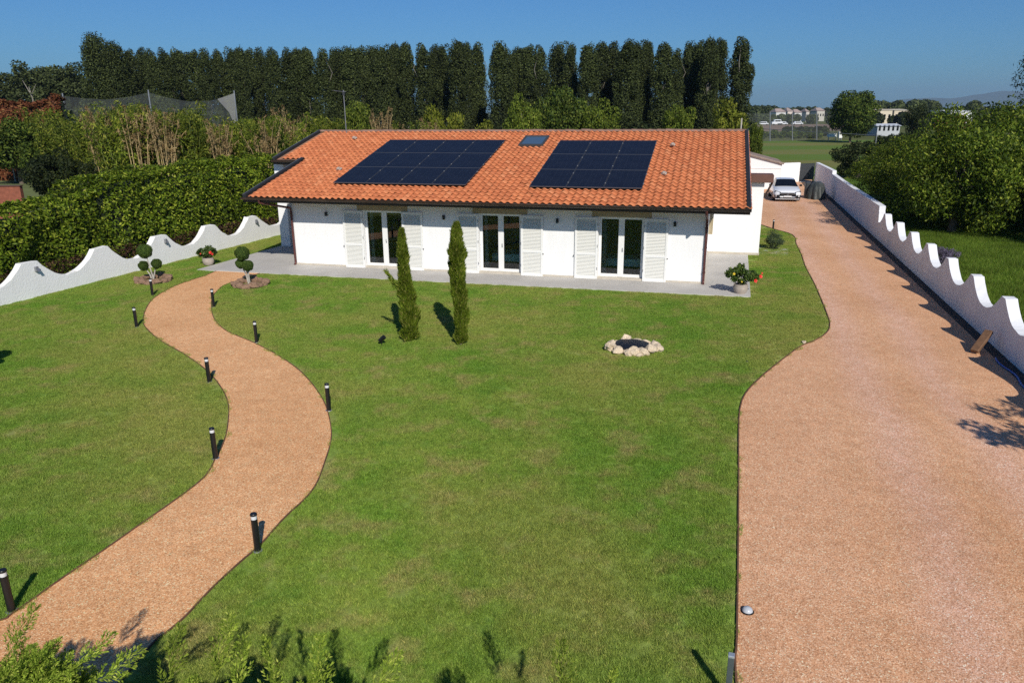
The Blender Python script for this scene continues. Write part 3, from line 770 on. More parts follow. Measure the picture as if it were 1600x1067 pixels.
# gutters
def gutter(u0, u1, v, z):
    mb = MB(); n = 9; vs = []; fs = []
    pr = [(-.085 * math.cos(a), -.085 * math.sin(a)) for a in np.linspace(0, math.pi, n)]
    pr = [(-.10, .012)] + pr + [(.085, .03)]; n = len(pr)
    for u in (u0, u1): vs += [(u, v + y, z + q) for y, q in pr]
    fs = [(i, i+1, n+i+1, n+i) for i in range(n-1)] + [list(range(n)), list(range(n, 2*n))[::-1]]
    mb.add(vs, fs, True); return mb
gutter(UE0 - .13, UE1 + .14, VE - .09, zr(VE) - .075).build('gutter', M['gutter'], house)
gutter(UR0 - .10, UE0 + .2, VI - .09, zr(VI) - .075).build('gutter', M['gutter'], house)
mb = MB(); mb.box(UE0 - .10, UE1 + .11, VE - .003, VE + .03, zr(VE) - .26, zr(VE) - .07); mb.build('fascia_board', M['gutter'], house)
mb = MB(); mb.box(UR0 - .08, UE0 - .11, VI - .003, VI + .03, zr(VI) - .26, zr(VI) - .07); mb.build('fascia_board', M['gutter'], house)
for u, u2 in ((-.02, -.75), (HW_ - .03, HW_ - .06)):
    mb = MB(); z0 = zr(VE) - .16
    mb.tube([(u2, VE - .09, z0 + .02), (u2, VE - .09, z0 - .10), ((u + u2) / 2, -.55, z0 - .28), (u, -.10, z0 - .42), (u, -.075, z0 - .55), (u, -.075, .16), (u, -.10, .06), (u, -.17, .045)], .045, 10)
    dp = mb.build('downpipe', M['pipe'], house)
    for z in (.45, 1.35, 2.05): b_ = MB(); b_.tube([(u, -.075, z), (u, -.075, z + .05)], .056, 10); b_.box(u - .015, u + .015, -.03, 0, z + .01, z + .04); b_.build('bracket', M['pipe'], dp)

# skylight, roof vents
M['roofglass'] = NT('skylight_glass').set(color=(.06, .10, .15), rough=.12, spec=.8).m
mb = MB(); Ms = Matrix.Translation((8.775, 6.3, zr(6.3) + .0)) @ Matrix.Rotation(TA, 4, 'X')
for q in ((-.56, .56, -.72, -.62), (-.56, .56, .62, .72)): mb.bbox(q[0], q[1], q[2], q[3], -.03, .085, .01, Ms)
for q in ((-.56, -.47), (.47, .56)): mb.bbox(q[0], q[1], -.62, .62, -.03, .085, .01, Ms)
sk = mb.build('skylight', M['dgrey'], roof)
mb = MB(); mb.box(-.47, .47, -.62, .62, .03, .055, Ms); g2 = mb.build('skylight_pane', M['roofglass'], sk)
for u, v in ((1.17, 2.1), (-.27, 6.65), (14.9, 2.07), (14.96, 5.75)):
    mb = MB(); Mv = Matrix.Translation((u, v, zr(v) + .03)) @ Matrix.Rotation(TA, 4, 'X')
    mb.bbox(-.10, .10, -.10, .12, -.02, .05, .02, Mv); mb.bbox(-.06, .06, -.13, .02, .02, .11, .02, Mv); mb.build('roof_vent', M['pot'], roof)

# solar panels: twelve and nine
PW, PH = 1.4154, 2.0216
fp = MB()
for q in ((-PW/2+.006, PW/2-.006, -PH/2+.004, -PH/2+.026), (-PW/2+.006, PW/2-.006, PH/2-.026, PH/2-.006)): fp.box(*q, -.035, .002)
fp.m = 1
for q in ((-PW/2+.008, -PW/2+.026), (PW/2-.026, PW/2-.008)): fp.box(q[0], q[1], -PH/2+.0265, PH/2-.0265, -.035, .002)
t = NT('panel_frame'); t.set(color=(.085, .09, .105), rough=.45, metal=.3); t2 = NT('panel_frame_side'); t2.set(color=(.045, .048, .056), rough=.45, metal=.2); fpm = fp.mesh('panel_frame', [t.m, t2.m])
gp = MB(); gp.box(-PW/2+.0265, PW/2-.0265, -PH/2+.0265, PH/2-.0265, -.03, -.002); gpm = gp.mesh('cell_glass', [M['panel']])
cp = MB(); cp.bbox(-.02, .02, -.03, .03, -.02, .014, .005); cpm = cp.mesh('clamp', [NT('bright_alu').set(color=(.24, .25, .26), rough=.45, metal=.4).m])
lg = MB(); lg.box(-PW/2+.05, PW/2-.05, -PH/2+.3, -PH/2+.34, -.085, -.0355); lg.box(-PW/2+.05, PW/2-.05, PH/2-.34, PH/2-.30, -.085, -.0355); lgm = lg.mesh('rail', [M['grey']])
ordn = ['first', 'second', 'third', 'fourth']; rown = ['bottom', 'middle', 'top']
for a0, pv, nc, lab in ((1.819, .268, 4, 'twelve-panel array'), (10.02, .230, 3, 'nine-panel array beside the skylight')):
    for j in range(3):
        for i in range(nc):
            v = pv + (j + .5) * PH * cs; u = a0 + (i + .5) * PW
            e = empty('solar_panel', (0, 0, 0), 0, f'dark blue solar panel, {rown[j]} row, {ordn[i]} from the left, {lab}', 'solar panel', 'solar panels on the roof')
            e.matrix_world = HM @ Matrix.Translation((u, v, zr(v) + .115)) @ Matrix.Rotation(TA, 4, 'X')
            link('panel_frame', fpm, None, e); link('cell_glass', gpm, None, e); link('rail', lgm, None, e)
            for yy in (-PH * .27, PH * .27):
                if i < nc: link('clamp', cpm, None, e, (PW / 2, yy, 0.004))
                if i == 0: link('clamp', cpm, None, e, (-PW / 2, yy, 0.004))

# aerial
ae = empty('tv_antenna', HM @ Vector((-1.25, 7.75, zr(7.75))), HTH, 'thin grey television aerial on a mast at the roof ridge', 'antenna')
mb = MB(); mb.tube([(0, 0, -.1), (0, 0, 2.02)], .022, 8); mb.build('mast', M['grey'], ae)
mb = MB(); mb.tube([(-.52, 0, 2.0), (.12, 0, 1.93)], .014, 6)
for k in range(6): x = -.5 + .11 * k; mb.tube([(x, -.22, 2.0 - .011 * k * 1.0), (x, .22, 2.0 - .011 * k)], .006, 5)
mb.build('boom', M['grey'], ae)
mb = MB(); mb.bbox(-.05, .05, -.05, .05, 1.78, 1.93, .01); mb.build('amplifier_box', M['dgrey'], ae)

# ================================================================== GARDEN THINGS
def make_bollard(loc, label, h=.6146):
    e = empty('bollard_light', loc, 0, label, 'bollard lamp', 'black bollard lamps'); k = h / .6146
    link('post', BP, None, e, scale=(1, 1, k)); link('diffuser', BD, None, e, (0, 0, .525 * k)); link('cap', BC, None, e, (0, 0, .585 * k)); link('base_plate', BB, None, e)
BP = MB().lathe([(.047, .012), (.047, .525)], 18).mesh('post', [M['black']])
BD = MB().lathe([(.043, .001), (.043, .0595)], 18).mesh('diffuser', [M['lamp']])
BC = MB().lathe([(.050, .0), (.050, .022), (.044, .03)], 18).mesh('cap', [M['black']])
BB = MB().lathe([(.072, 0), (.072, .010), (.055, .0119)], 18).mesh('base_plate', [M['grey']])
for x, y, lab in ((-6.48, 8.25, 'black bollard lamp at the photo left edge where the path leaves the frame'),
                  (-3.74, 9.60, 'nearest black bollard lamp on the house side of the path'),
                  (-5.52, 12.69, 'black bollard lamp on the wall side of the path, before its widest bend'),
                  (-3.95, 15.0, 'black bollard lamp at the outer bulge of the path, second on the house side'),
                  (-7.23, 16.84, 'black bollard lamp on the wall side of the path, midway along the inner bend'),
                  (-10.83, 21.0, 'black bollard lamp at the outside of the far bend, wall side of the path'),
                  (-7.14, 20.06, 'black bollard lamp on the lawn, third on the house side of the path'),
                  (-12.68, 25.83, 'farthest black bollard lamp on the wall side, in front of a topiary'),
                  (-9.87, 24.11, 'farthest black bollard lamp on the house side, inside the path curve')):
    if x == -10.83: x, y = -11.3, 21.75
    make_bollard((x, y, 0), lab)
make_bollard((14.12, 40.4, 0), 'small dark bollard lamp at the driveway corner near the car', .47)
e = empty('square_post_light', (2.30, 6.62, 0), R(-19), 'square grey metal post lamp at the bottom edge beside the driveway', 'post lamp')
mb = MB(); mb.bbox(-.032, .032, -.032, .032, 0, .575, .003); mb.build('post', mat_simple('post_grey', (.12, .15, .17), .4, metal=.5), e)
mb = MB(); mb.bbox(-.033, .033, -.033, .033, .576, .60, .003); mb.build('cap', mat_simple('post_cap', (.42, .47, .52), .35, metal=.5), e)
e = empty('ground_spotlight', (2.97, 8.12, 0), 0, 'small domed grey spotlight on the gravel at the driveway edge', 'spotlight')
mb = MB(); mb.lathe([(.075, 0), (.085, .01), (.075, .02), (.02, .022)], 16); mb.build('rim', M['black'], e)
mb = MB(); mb.lathe([(.068, .021), (.062, .045), (.04, .065), (.01, .072)], 16); mb.build('dome', mat_simple('dome_grey', (.45, .48, .52), .3), e)
e = empty('garden_spotlight', (-3.58, 19.7, 0), .4, 'small black spike spotlight on the lawn left of the cypresses', 'spotlight')
mb = MB(); mb.tube([(0, 0, -.02), (0, 0, .12)], .014, 8); mb.build('stake', M['black'], e)
mb = MB(); mb.tube([(-.05, .04, .12), (.07, -.05, .25)], [.055, .065], 12); mb.build('lamp_head', M['black'], e)
mb = MB(); mb.lathe([(.035, 0), (.035, .03), (.02, .035)], 12); tag(mb.build('sprinkler_head', M['black'], None, (5.95, 18.0, 0)), 'tiny dark sprinkler head in the lawn near the driveway bend', 'sprinkler')

# rocks
def rock_mesh(seed, mat, sub=2, flat=.7, q=.35):
    g = np.random.default_rng(seed); bm = bmesh.new(); bmesh.ops.create_icosphere(bm, subdivisions=sub, radius=1)
    off = Vector(g.uniform(0, 50, 3))
    for v in bm.verts:
        n = noise.noise(v.co * 1.1 + off) * .45 + noise.noise(v.co * 2.7 + off) * .2
        v.co *= 1 + n; v.co.z *= flat
        v.co = Vector((round(v.co.x * 2.5) / 2.5 * q + v.co.x * (1 - q), round(v.co.y * 2.5) / 2.5 * q + v.co.y * (1 - q), round(v.co.z * 3) / 3 * q * .6 + v.co.z * (1 - q * .6)))
    me = bpy.data.meshes.new('stone'); bm.to_mesh(me); bm.free(); me.materials.append(mat); return me
pale = [rock_mesh(k, M['stone'], 2, .75, .75) for k in range(6)]; brown = [rock_mesh(20 + k, M['rock'], 2, .45) for k in range(4)]
ring = empty('stone_ring', (3.2, 19.2, 0), 0, 'ring of pale rough stones around a dark basin on the lawn', 'stone ring')
for k, (a, r, s_) in enumerate(((5, .62, .20), (38, .60, .17), (62, .56, .19), (98, .60, .22), (128, .57, .13), (160, .60, .20), (192, .64, .23), (222, .62, .21), (248, .58, .17), (268, .62, .19), (290, .62, .20), (318, .66, .24), (342, .74, .18), (280, .80, .10), (255, .76, .10), (300, .78, .11), (75, .50, .13))):
    link('stone', pale[k % 6], None, ring, ((r + rng.normal() * .05) * math.cos(R(a)) * 1.06, (r + rng.normal() * .05) * math.sin(R(a)) * .95, s_ * .40), (rng.normal() * .2, rng.normal() * .2, rng.uniform(0, 6)), (s_ * rng.uniform(.95, 1.25), s_ * rng.uniform(.7, .95), s_ * rng.uniform(.7, 1.15)))
mb = MB(); mb.lathe([(.56, .02), (.57, .13), (.50, .17), (.28, .20), (.02, .21)], 28, rip=lambda a, j: 1 + .05 * math.sin(3 * a + 1) + .03 * math.sin(7 * a))
mb.build('basin_liner', mat_simple('black_liner', (.010, .012, .018), .45, var=.4, scale=20, bump=.8, bscale=40, bdist=.02), ring)

ring.scale = (.84, .86, .95)
# topiaries
def dense_ball(c, r, n, g=rng, sz=.035):
    d = unit(g.normal(size=(n, 3))); rr = r * g.uniform(.86, 1.03, (n, 1)) * (1 + .06 * np.sin(d[:, :1] * 7 + d[:, 2:] * 5))
    return leaf_quads(np.array(c) + d * rr, d + g.normal(size=(n, 3)) * .6, sz, sz * .4)
def topiary(loc, balls, label, ringr=.58, stones=True):
    e = empty('topiary_tree', loc, 0, label, 'topiary', 'ball-clipped topiaries')
    mb = MB()
    for k, (x, y, z, r) in enumerate(balls):
        mb.tube([(rng.normal() * .02, rng.normal() * .02, -.02), (x * .35, y * .35, z * .45), (x * .9, y * .9, z - r * .3)], [.035, .028, .018], 6)
    mb.build('trunk', M['palebark'], e)
    core = MB()
    for x, y, z, r in balls:
        q = quads_mesh('crown', dense_ball((x, y, z), r, int(9000 * r / .3)), 4); c = link('crown', q, L['topiary'], e)
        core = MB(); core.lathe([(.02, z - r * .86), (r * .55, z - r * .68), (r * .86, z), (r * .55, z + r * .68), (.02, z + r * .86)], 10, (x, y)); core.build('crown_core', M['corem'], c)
    if not stones: return
    rg = empty('rock_border', loc, 0, 'ring of flat brown rocks around ' + ('the topiary left of the path' if loc[0] < -11 else 'the topiary right of the path'), 'rock border', 'rock rings around topiaries')
    for k in range(13):
        a = 2 * math.pi * k / 13 + rng.normal() * .08; s_ = rng.uniform(.14, .21)
        link('stone', brown[k % 4], None, rg, (ringr * math.cos(a) * rng.uniform(.9, 1.08), ringr * math.sin(a) * rng.uniform(.85, 1.0), .06 + .05 * (k % 2)), (rng.normal() * .15, rng.normal() * .15, a + 1.57), (s_ * 1.0, s_ * .8, s_ * 1.5))
M['corem'] = mat_simple('blocker_core', (.012, .02, .008), .9)
topiary((-13.72, 28.2, 0), [(-.18, .0, 1.17, .27), (-.28, -.05, .62, .185), (.20, .0, .68, .19)], 'topiary with one large and two small clipped balls left of the path')
topiary((-9.75, 27.35, 0), [(-.16, 0, 1.20, .26), (-.28, .05, .82, .18), (.02, -.06, .76, .20)], 'compact three-ball topiary between the path and the house')
topiary((-13.25, 17.35, 0), [(-.05, 0, 1.25, .30), (-.30, -.05, .85, .18), (.15, .0, .80, .18)], 'clipped topiary just outside the frame on the left lawn', stones=False)

# cypresses
def cypress(loc, h, r, n, label, lean, seed, bulge):
    g = np.random.default_rng(seed); e = empty('cypress', loc, 0, label, 'cypress', 'pencil cypresses on the lawn')
    z = g.uniform(.02, 1, n); a = g.uniform(0, 6.283, n)
    prof = r * np.minimum(1, (z + .03) / .08) ** .4 * np.interp(z, [x for x, _ in bulge], [y for _, y in bulge])
    lob = 1 + .20 * np.sin(3 * a + z * 9) + .15 * np.sin(5 * a - z * 17) + .16 * np.sin(z * 34 + a * 2) + .10 * np.sin(z * 71 - a * 3)
    rad = prof * lob * g.uniform(.5, 1.06, n) ** .5
    pos = np.stack([rad * np.cos(a) + lean[0] * z ** 1.5 + .04 * np.sin(z * 6), rad * np.sin(a) + lean[1] * z ** 1.5, z * h], 1)
    d = np.stack([np.cos(a) * .45, np.sin(a) * .45, np.full(n, 1.)], 1) + g.normal(size=(n, 3)) * .25; d = unit(d)
    b = unit(np.cross(d, g.normal(size=(n, 3)))); l = 0.085 * g.uniform(.6, 1.6, (n, 1)); w = .015 * g.uniform(.7, 1.4, (n, 1))
    q = np.stack([pos - d * l * .3, pos + b * w, pos + d * l * .9, pos - b * w], 1).reshape(-1, 3)
    link('crown', quads_mesh('crown', q, 4), L['cypress'], e)
    mb = MB(); mb.tube([(0, 0, -.05), (0, 0, .2), (lean[0] * .4, lean[1] * .4, h * .55), (lean[0] * .9, lean[1] * .9, h * .93)], [.06, .05, .04, .01], 7); mb.build('trunk', M['bark'], e)
    for k in range(40):
        pass
    return e
B1 = [(0, 1.0), (.25, 1.08), (.45, .95), (.58, .66), (.75, .58), (.86, .52), (.93, .30), (1, .05)]
B2 = [(0, .75), (.3, .85), (.55, .95), (.72, 1.1), (.85, .85), (.93, .65), (1, .12)]
c1 = cypress((-2.88, 20.1, 0), 3.08, .19, 26000, 'slim cypress with a stray side branch, left of the pair on the lawn', (-.06, .15), 31, B1)
c2 = cypress((-1.42, 19.72, 0), 3.25, .175, 26000, 'slim straight cypress, right of the pair on the lawn', (-.03, .42), 32, B2)
g = np.random.default_rng(5); q = []
for k in range(260):
    t_ = g.uniform(0, 1); p = np.array([-.12 - .42 * t_, .0, 1.35 + .62 * t_]) + g.normal(size=3) * .05 * (1.2 - t_); d = unit(np.array([-.55, 0, .8]) + g.normal(size=3) * .4); b = unit(np.cross(d, g.normal(size=3))) * .012
    q += [p, p + d * .05 + b, p + d * .13, p + d * .05 - b]
link('side_branch', quads_mesh('side_branch', np.array(q), 4), L['cypress'], c1)

# potted hibiscus
def potted(loc, pr, ph, blobs, n, flowers, label, leafsize=.10):
    e = empty('flower_pot', loc, 0, label, 'flower pot', 'flower pots on the patio')
    mb = MB(); mb.lathe([(pr * .72, 0), (pr * .95, ph * .35), (pr, ph * .7), (pr * .92, ph * .95), (pr * .95, ph), (pr * .84, ph), (pr * .8, ph * .9), (.02, ph * .88)], 22); mb.build('pot', M['pot'], e)
    cl = []
    for x, y, z, r in blobs:
        b = ball_clumps(r, r, r, z, 14, .45, flat=-1); b[:, 0] += x; b[:, 1] += y; cl.append(b)
    pl = link('foliage', quads_mesh('foliage', clump_leaves(np.concatenate(cl), n, leafsize, leafsize * .55, shell=.3), 4), L['potplant'], e)
    mb = MB()
    for x, y, z, r in blobs: mb.tube([(0, 0, ph * .85), (x * .6, y * .6, (ph + z) / 2), (x, y, z)], [.018, .014, .006], 5)
    mb.build('stems', M['bark'], e)
    for x, y, z, s_, m in flowers:
        mb = MB(); ax = Vector((x * .4, y - .6, z * .5)).normalized(); tq = ax.to_track_quat('Z', 'Y').to_matrix()
        for k in range(5):
            a = k * 1.2566; u_ = Vector((math.cos(a), math.sin(a), .35)); w_ = Vector((-math.sin(a), math.cos(a), 0))
            mb.add([Vector((x, y, z)) + tq @ (v_ * s_) for v_ in (Vector((0, 0, 0)), u_ * .6 - w_ * .42, u_ + w_ * .0 + Vector((0, 0, .05)), u_ * .6 + w_ * .42)], [(0, 1, 2, 3)])
        mb.tube([Vector((x, y, z)), Vector((x, y, z)) + tq @ Vector((0, 0, s_ * .9))], [s_ * .07, s_ * .1], 5); mb.build('flower', M[m], e)
potted((-12.80, 31.3, .035), .24, .30, [(0, 0, .55, .24), (-.25, 0, .50, .18), (.22, 0, .52, .20), (.05, .05, .68, .15)], 1500,
       [(.22, -.22, .55, .07, 'red'), (.28, -.18, .48, .05, 'red'), (-.2, -.2, .5, .035, 'red')], 'round stone pot with a leafy red-flowered shrub at the patio corner by the path')
potted((7.95, 25.42, .035), .25, .32, [(0, 0, .60, .26), (-.28, 0, .66, .24), (.25, 0, .60, .22), (-.12, .05, .84, .20), (.45, -.05, .55, .16), (-.42, 0, .72, .16)], 2400,
       [(.42, -.22, .47, .075, 'red'), (.62, -.12, .60, .075, 'red'), (-.33, -.22, .72, .05, 'yellow'), (-.05, -.25, .45, .03, 'yellow'), (.68, -.05, .70, .04, 'red')], 'round stone pot with red hibiscus blooms at the patio corner by the driveway', .11)

# shrub beside the annex
def bush(name, loc, rx, ry, rz, cz, n, ll, lw, leaf, label, cat='shrub', k=26, cr=.4, group=None, flat=-.9, droop=0., bark='bark', cz0=0):
    e = empty(name, loc, rng.uniform(0, .3), label, cat, group)
    cl = ball_clumps(rx, ry, rz, cz, k, cr, flat=flat)
    link('foliage', quads_mesh('foliage', clump_leaves(cl, n, ll, lw, shell=.35, droop=droop), 4), leaf, e)
    mb = MB()
    for i in range(min(8, k)): limbs(mb, (0, 0, cz0 - .05), [cl[i, :3]], max(.012, rx * .05), .006)
    mb.build('stems', M[bark], e); return e
bush('rosemary_bush', (12.05, 34.2, 0), .42, .42, .40, .45, 3500, .07, .018, L['bluegreen'], 'small round blue-green bush between the annex and the driveway')

# board and hose by the right wall
e = empty('wooden_beam', (12.23, 18.65, 0), 0, 'short brown wooden beam leaning against the driveway wall', 'beam')
mb = MB(); p0, p1 = Vector((-.22, -.12, .07)), Vector((.30, .22, .52)); ax = (p1 - p0)
Mq = Matrix.Translation(p0) @ ax.to_track_quat('X', 'Z').to_matrix().to_4x4()
mb.bbox(0, ax.length, -.10, .10, -.05, .05, .012, Mq); mb.build('beam_body', M['wood'], e)
mb = MB(); hp = [rw(-.35 - .25 * k, -.28 - .05 * math.sin(k * .9)) for k in range(14)]
mb.tube([(x, y, .03) for x, y in hp], .022, 8); tag(mb.build('garden_hose', M['hose']), 'blue garden hose lying along the foot of the driveway wall', 'hose')
tag(link('loose_stone', pale[2], None, None, (8.0, 19.62, .03), (0, 0, 1), (.08, .06, .05)), 'small white stone on the gravel at the driveway bend', 'stone')

# ================================================================== CAR, COVERED BIKE, GATE, GARAGE
def car(loc, rz):
    e = empty('white_car', loc, rz, 'white coupe-style saloon car parked facing the camera near the gate', 'car')
    # stations along y (front = -y): (y, half width, z bottom, z shoulder, z top, half width at top)
    st = [(-2.34, .55, .30, .52, .56, .40), (-2.28, .78, .20, .58, .66, .60), (-2.05, .90, .17, .64, .76, .72), (-1.6, .915, .17, .70, .86, .76), (-1.1, .915, .17, .76, .93, .78), (-.95, .915, .17, .80, .96, .78),
          (0, .915, .17, .86, .97, .78), (1.0, .915, .17, .88, 1.0, .78), (1.7, .91, .18, .90, 1.03, .72), (2.2, .86, .24, .88, 1.0, .66), (2.34, .72, .36, .80, .90, .55)]
    mb = MB(); vs = []; n = 0
    for y, w, zb, zs, zt, wt in st:
        half = [(w * .86, zb), (w, zb + .14), (w * 1.0, (zb + zs) / 2 + .05), (w * .985, zs), (wt + (w - wt) * .45, zt - .025), (wt * .6, zt), (0, zt + .012)]
        ring = [(x, y, z) for x, z in half] + [(-x, y, z) for x, z in half[-2::-1]]; n = len(ring); vs += ring
    fs = []
    for i in range(len(st) - 1):
        for k in range(n - 1): fs.append((i*n+k, i*n+k+1, (i+1)*n+k+1, (i+1)*n+k))
    fs += [list(range(n)), list(range((len(st)-1)*n, len(st)*n))[::-1]]
    mb.add(vs, fs, True); body = mb.build('body', M['car'], e)
    # cabin: roof white, glass dark
    cab = [(-1.02, .77, .95, .0), (-.30, .62, 1.36, .0), (.25, .60, 1.42, 0), (.85, .585, 1.38, 0), (1.75, .62, 1.04, 0)]
    def cabin(name, a, b, mat, sc):
        mb = MB(); vs = []
        for y, w, z, _ in cab[a:b+1]: vs += [(-w * sc, y, z + .004), (-w * .5, y, z + .03), (w * .5, y, z + .03), (w * sc, y, z + .004)]
        m = b - a + 1; mb.add(vs, [(i*4+k, i*4+k+1, (i+1)*4+k+1, (i+1)*4+k) for i in range(m-1) for k in range(3)], True); return mb.build(name, mat, e)
    cabin('windscreen', 0, 1, M['carglass'], 1); cabin('roof_panel', 1, 3, M['car'], 1); cabin('rear_window', 3, 4, M['carglass'], 1)
    for s_ in (-1, 1):
        mb = MB(); lo = [(-.98, .80, .93), (-.3, .80, .95), (.4, .80, .97), (1.0, .79, .99), (1.7, .70, 1.02)]; hi = [(-1.0, .775, .95), (-.3, .62, 1.355), (.25, .60, 1.415), (.85, .585, 1.375), (1.72, .625, 1.04)]
        mb.add([(s_ * w, y, z) for y, w, z in lo] + [(s_ * w, y, z) for y, w, z in hi], [(i, i+1, 6+i, 5+i) for i in range(4)], True); mb.build('side_window', M['carglass'], e)
        mb = MB(); mb.bbox(s_ * 1.02 - .10, s_ * 1.02 + .08, -.80, -.66, .93, 1.06, .03); mb.build('mirror', M['black'], e)
        mb = MB(); mb.add([(s_ * .46, -2.325, .66), (s_ * .84, -2.13, .75), (s_ * .89, -2.08, .63), (s_ * .50, -2.36, .52)], [(0, 1, 2, 3)]); mb.add([(s_ * .46, -2.29, .63), (s_ * .84, -2.09, .735), (s_ * .84, -2.10, .72), (s_ * .46, -2.305, .62)], [(0, 1, 2, 3)]); 
        mb.build('headlight', M['head'], e)
        mb = MB(); mb.add([(s_ * .50, -2.375, .43), (s_ * .88, -2.24, .47), (s_ * .86, -2.24, .25), (s_ * .62, -2.375, .22)], [(0, 1, 2, 3)]); mb.build('air_intake', M['black'], e)
        for y in (-1.42, 1.35):
            w = empty('wheel', (s_ * .80, y, .32)); w.parent = e
            mb = MB(); mb.tube([(-.11 * s_, 0, 0), (.118 * s_, 0, 0)], .325, 24); mb.build('tyre', M['tyre'], w)
            mb = MB(); mb.tube([(.119 * s_, 0, 0), (.128 * s_, 0, 0)], [.225, .2], 16); mb.build('rim', M['grey'], w)
    mb = MB(); mb.add([(-.46, -2.345, .62), (.46, -2.345, .62), (.40, -2.36, .44), (-.40, -2.36, .44)], [(0, 1, 2, 3)]); mb.box(-.45, .45, -2.36, -2.31, .44, .615); gr = mb.build('grille', M['black'], e)
    mb = MB(); mb.box(-.45, .45, -2.375, -2.361, .525, .545); mb.build('grille_bar', M['grey'], gr)
    mb = MB(); ringp = [(0 + .085 * math.cos(a), -2.385, .535 + .085 * math.sin(a)) for a in np.linspace(0, 2 * math.pi, 17)]
    mb.tube(ringp, .010, 5)
    for a in (90, 210, 330): mb.tube([(0, -2.385, .535), (.085 * math.cos(R(a)), -2.385, .535 + .085 * math.sin(R(a)))], [.016, .004], 4)
    mb.build('badge', M['grey'], gr)
    mb = MB(); mb.bbox(-.26, .26, -2.378, -2.362, .31, .42, .004); mb.build('number_plate', M['lamp'], e)
    mb = MB(); mb.box(-.5, .5, -2.352, -2.30, .215, .30); mb.build('lower_grille', M['black'], e)
    mb = MB(); mb.bbox(-.80, .80, -2.36, -2.25, .17, .205, .01); mb.build('splitter', M['car'], e)
    return e
car((19.72, 54.9, .006), HTH + R(2))
e = empty('covered_motorbike', (21.95, 54.6, .006), HTH, 'dark tarpaulin draped over a motorbike beside the car', 'covered bike')
mb = MB(); prof = [(.62, 0), (.60, .15), (.56, .45), (.50, .8), (.40, 1.05), (.22, 1.18), (.02, 1.2)]
mb.lathe(prof, 44, rip=lambda a, j: (1 + (.13 * (6 - j) / 6) * math.sin(9 * a + j * .3) + .07 * math.sin(4 * a + 1)))
tp = mb.build('tarpaulin', M['tarp'], e); tp.scale = (1, 1.6, 1)
mb = MB(); mb.bbox(-.75, -.35, .2, .9, 0, 1.12, .08); mb.build('dark_box', M['dgrey'], e)

# end wall, gate, garage
def wall_box(name, a, b, h, th, mat, z0=-.02):
    a = np.array(a); b = np.array(b); d = (b - a) / np.linalg.norm(b - a); nn = np.array((-d[1], d[0])) * th
    ps_ = [a, b, b + nn, a + nn]; mb = MB()
    mb.add([(q[0], q[1], z0) for q in ps_] + [(q[0], q[1], h) for q in ps_], [(0,3,2,1),(4,5,6,7),(0,1,5,4),(1,2,6,5),(2,3,7,6),(3,0,4,7)]); return mb.build(name, mat)
tag(wall_box('end_wall', (21.6, 66.5), (25.62, 67.9), 1.66, .25, M['white']), 'plain white wall panel closing the driveway beside the dark gate', 'wall')
gt = empty('driveway_gate', (25.62, 67.9, 0), math.atan2(.55, 1.4), 'dark grey metal panel gate at the end of the driveway', 'gate')
mb = MB(); mb.bbox(.06, 1.56, 0, .05, .16, 1.52, .008); mb.build('gate_panel', M['dgrey'], gt)
for q in ((0, .06), (1.56, 1.62)): mb = MB(); mb.bbox(q[0], q[1], -.01, .06, .0, 1.58, .006); mb.build('gate_post', M['dgrey'], gt)
mb = MB(); mb.box(.061, 1.559, -.006, .056, 1.521, 1.565); mb.build('top_rail', M['dgrey'], gt)
sheet('gate_sill', [(25.4, 67.0), (27.2, 67.65), (27.2, 67.9), (25.4, 67.5)], .03, M['concrete'])
ga = empty('garage', (HO[0], HO[1], 0), HTH, 'low white outbuilding with a sloping grey-brown tiled roof behind the house', 'outbuilding')
u0, u1, v0, v1 = 13.5, 21.85, 37.0, 43.5; zl, zR = 4.1, 1.98
mb = MB(); pz = [(u0, 0), (u1, 0), (u1, zR), (u0, zl)]
mb.add([(u, v0, z) for u, z in pz] + [(u, v1, z) for u, z in pz], [(0, 1, 2, 3), (7, 6, 5, 4), (1, 5, 6, 2), (2, 6, 7, 3), (3, 7, 4, 0)]); mb.build('wall', M['white'], ga)
mb = MB(); mb.box(u0, u1 - .03, v0 - .03, v0 - .001, 1.62, 1.68); mb.build('string_course', M['white'], ga)
gs = (zR - zl) / (u1 - u0); ta = math.atan(gs); Ll = math.hypot(u1 - u0, zR - zl)
gm = mat_simple('weathered_tiles', (.27, .20, .165), .9, var=.45, scale=3)
mb = MB(); Mg = Matrix.Translation((u0, v0 - .15, zl)) @ Matrix.Rotation(-ta, 4, 'Y'); mb.box(0, Ll + .12, 0, v1 - v0 + .3, .002, .05, Mg); rfo = mb.build('roof', gm, ga)
tb = MB(); prof = [(.10 * math.cos(a), .07 * math.sin(a)) for a in np.linspace(0, math.pi, 6)]
tb.add([(0, y, z) for y, z in prof] + [(.42, y * .85, z * .85 + .02) for y, z in prof], [(i, i+1, i+7, i+6) for i in range(5)] + [list(range(6))], True); tbm = tb.mesh('roof_tile', [gm])
for i in range(int(Ll / .37) + 1):
    for k in range(2):
        link('roof_tile', tbm, None, rfo, Mg @ Vector((Ll - .37 * i - .3, .1 + k * .22, .05)), (0, -ta, 0))

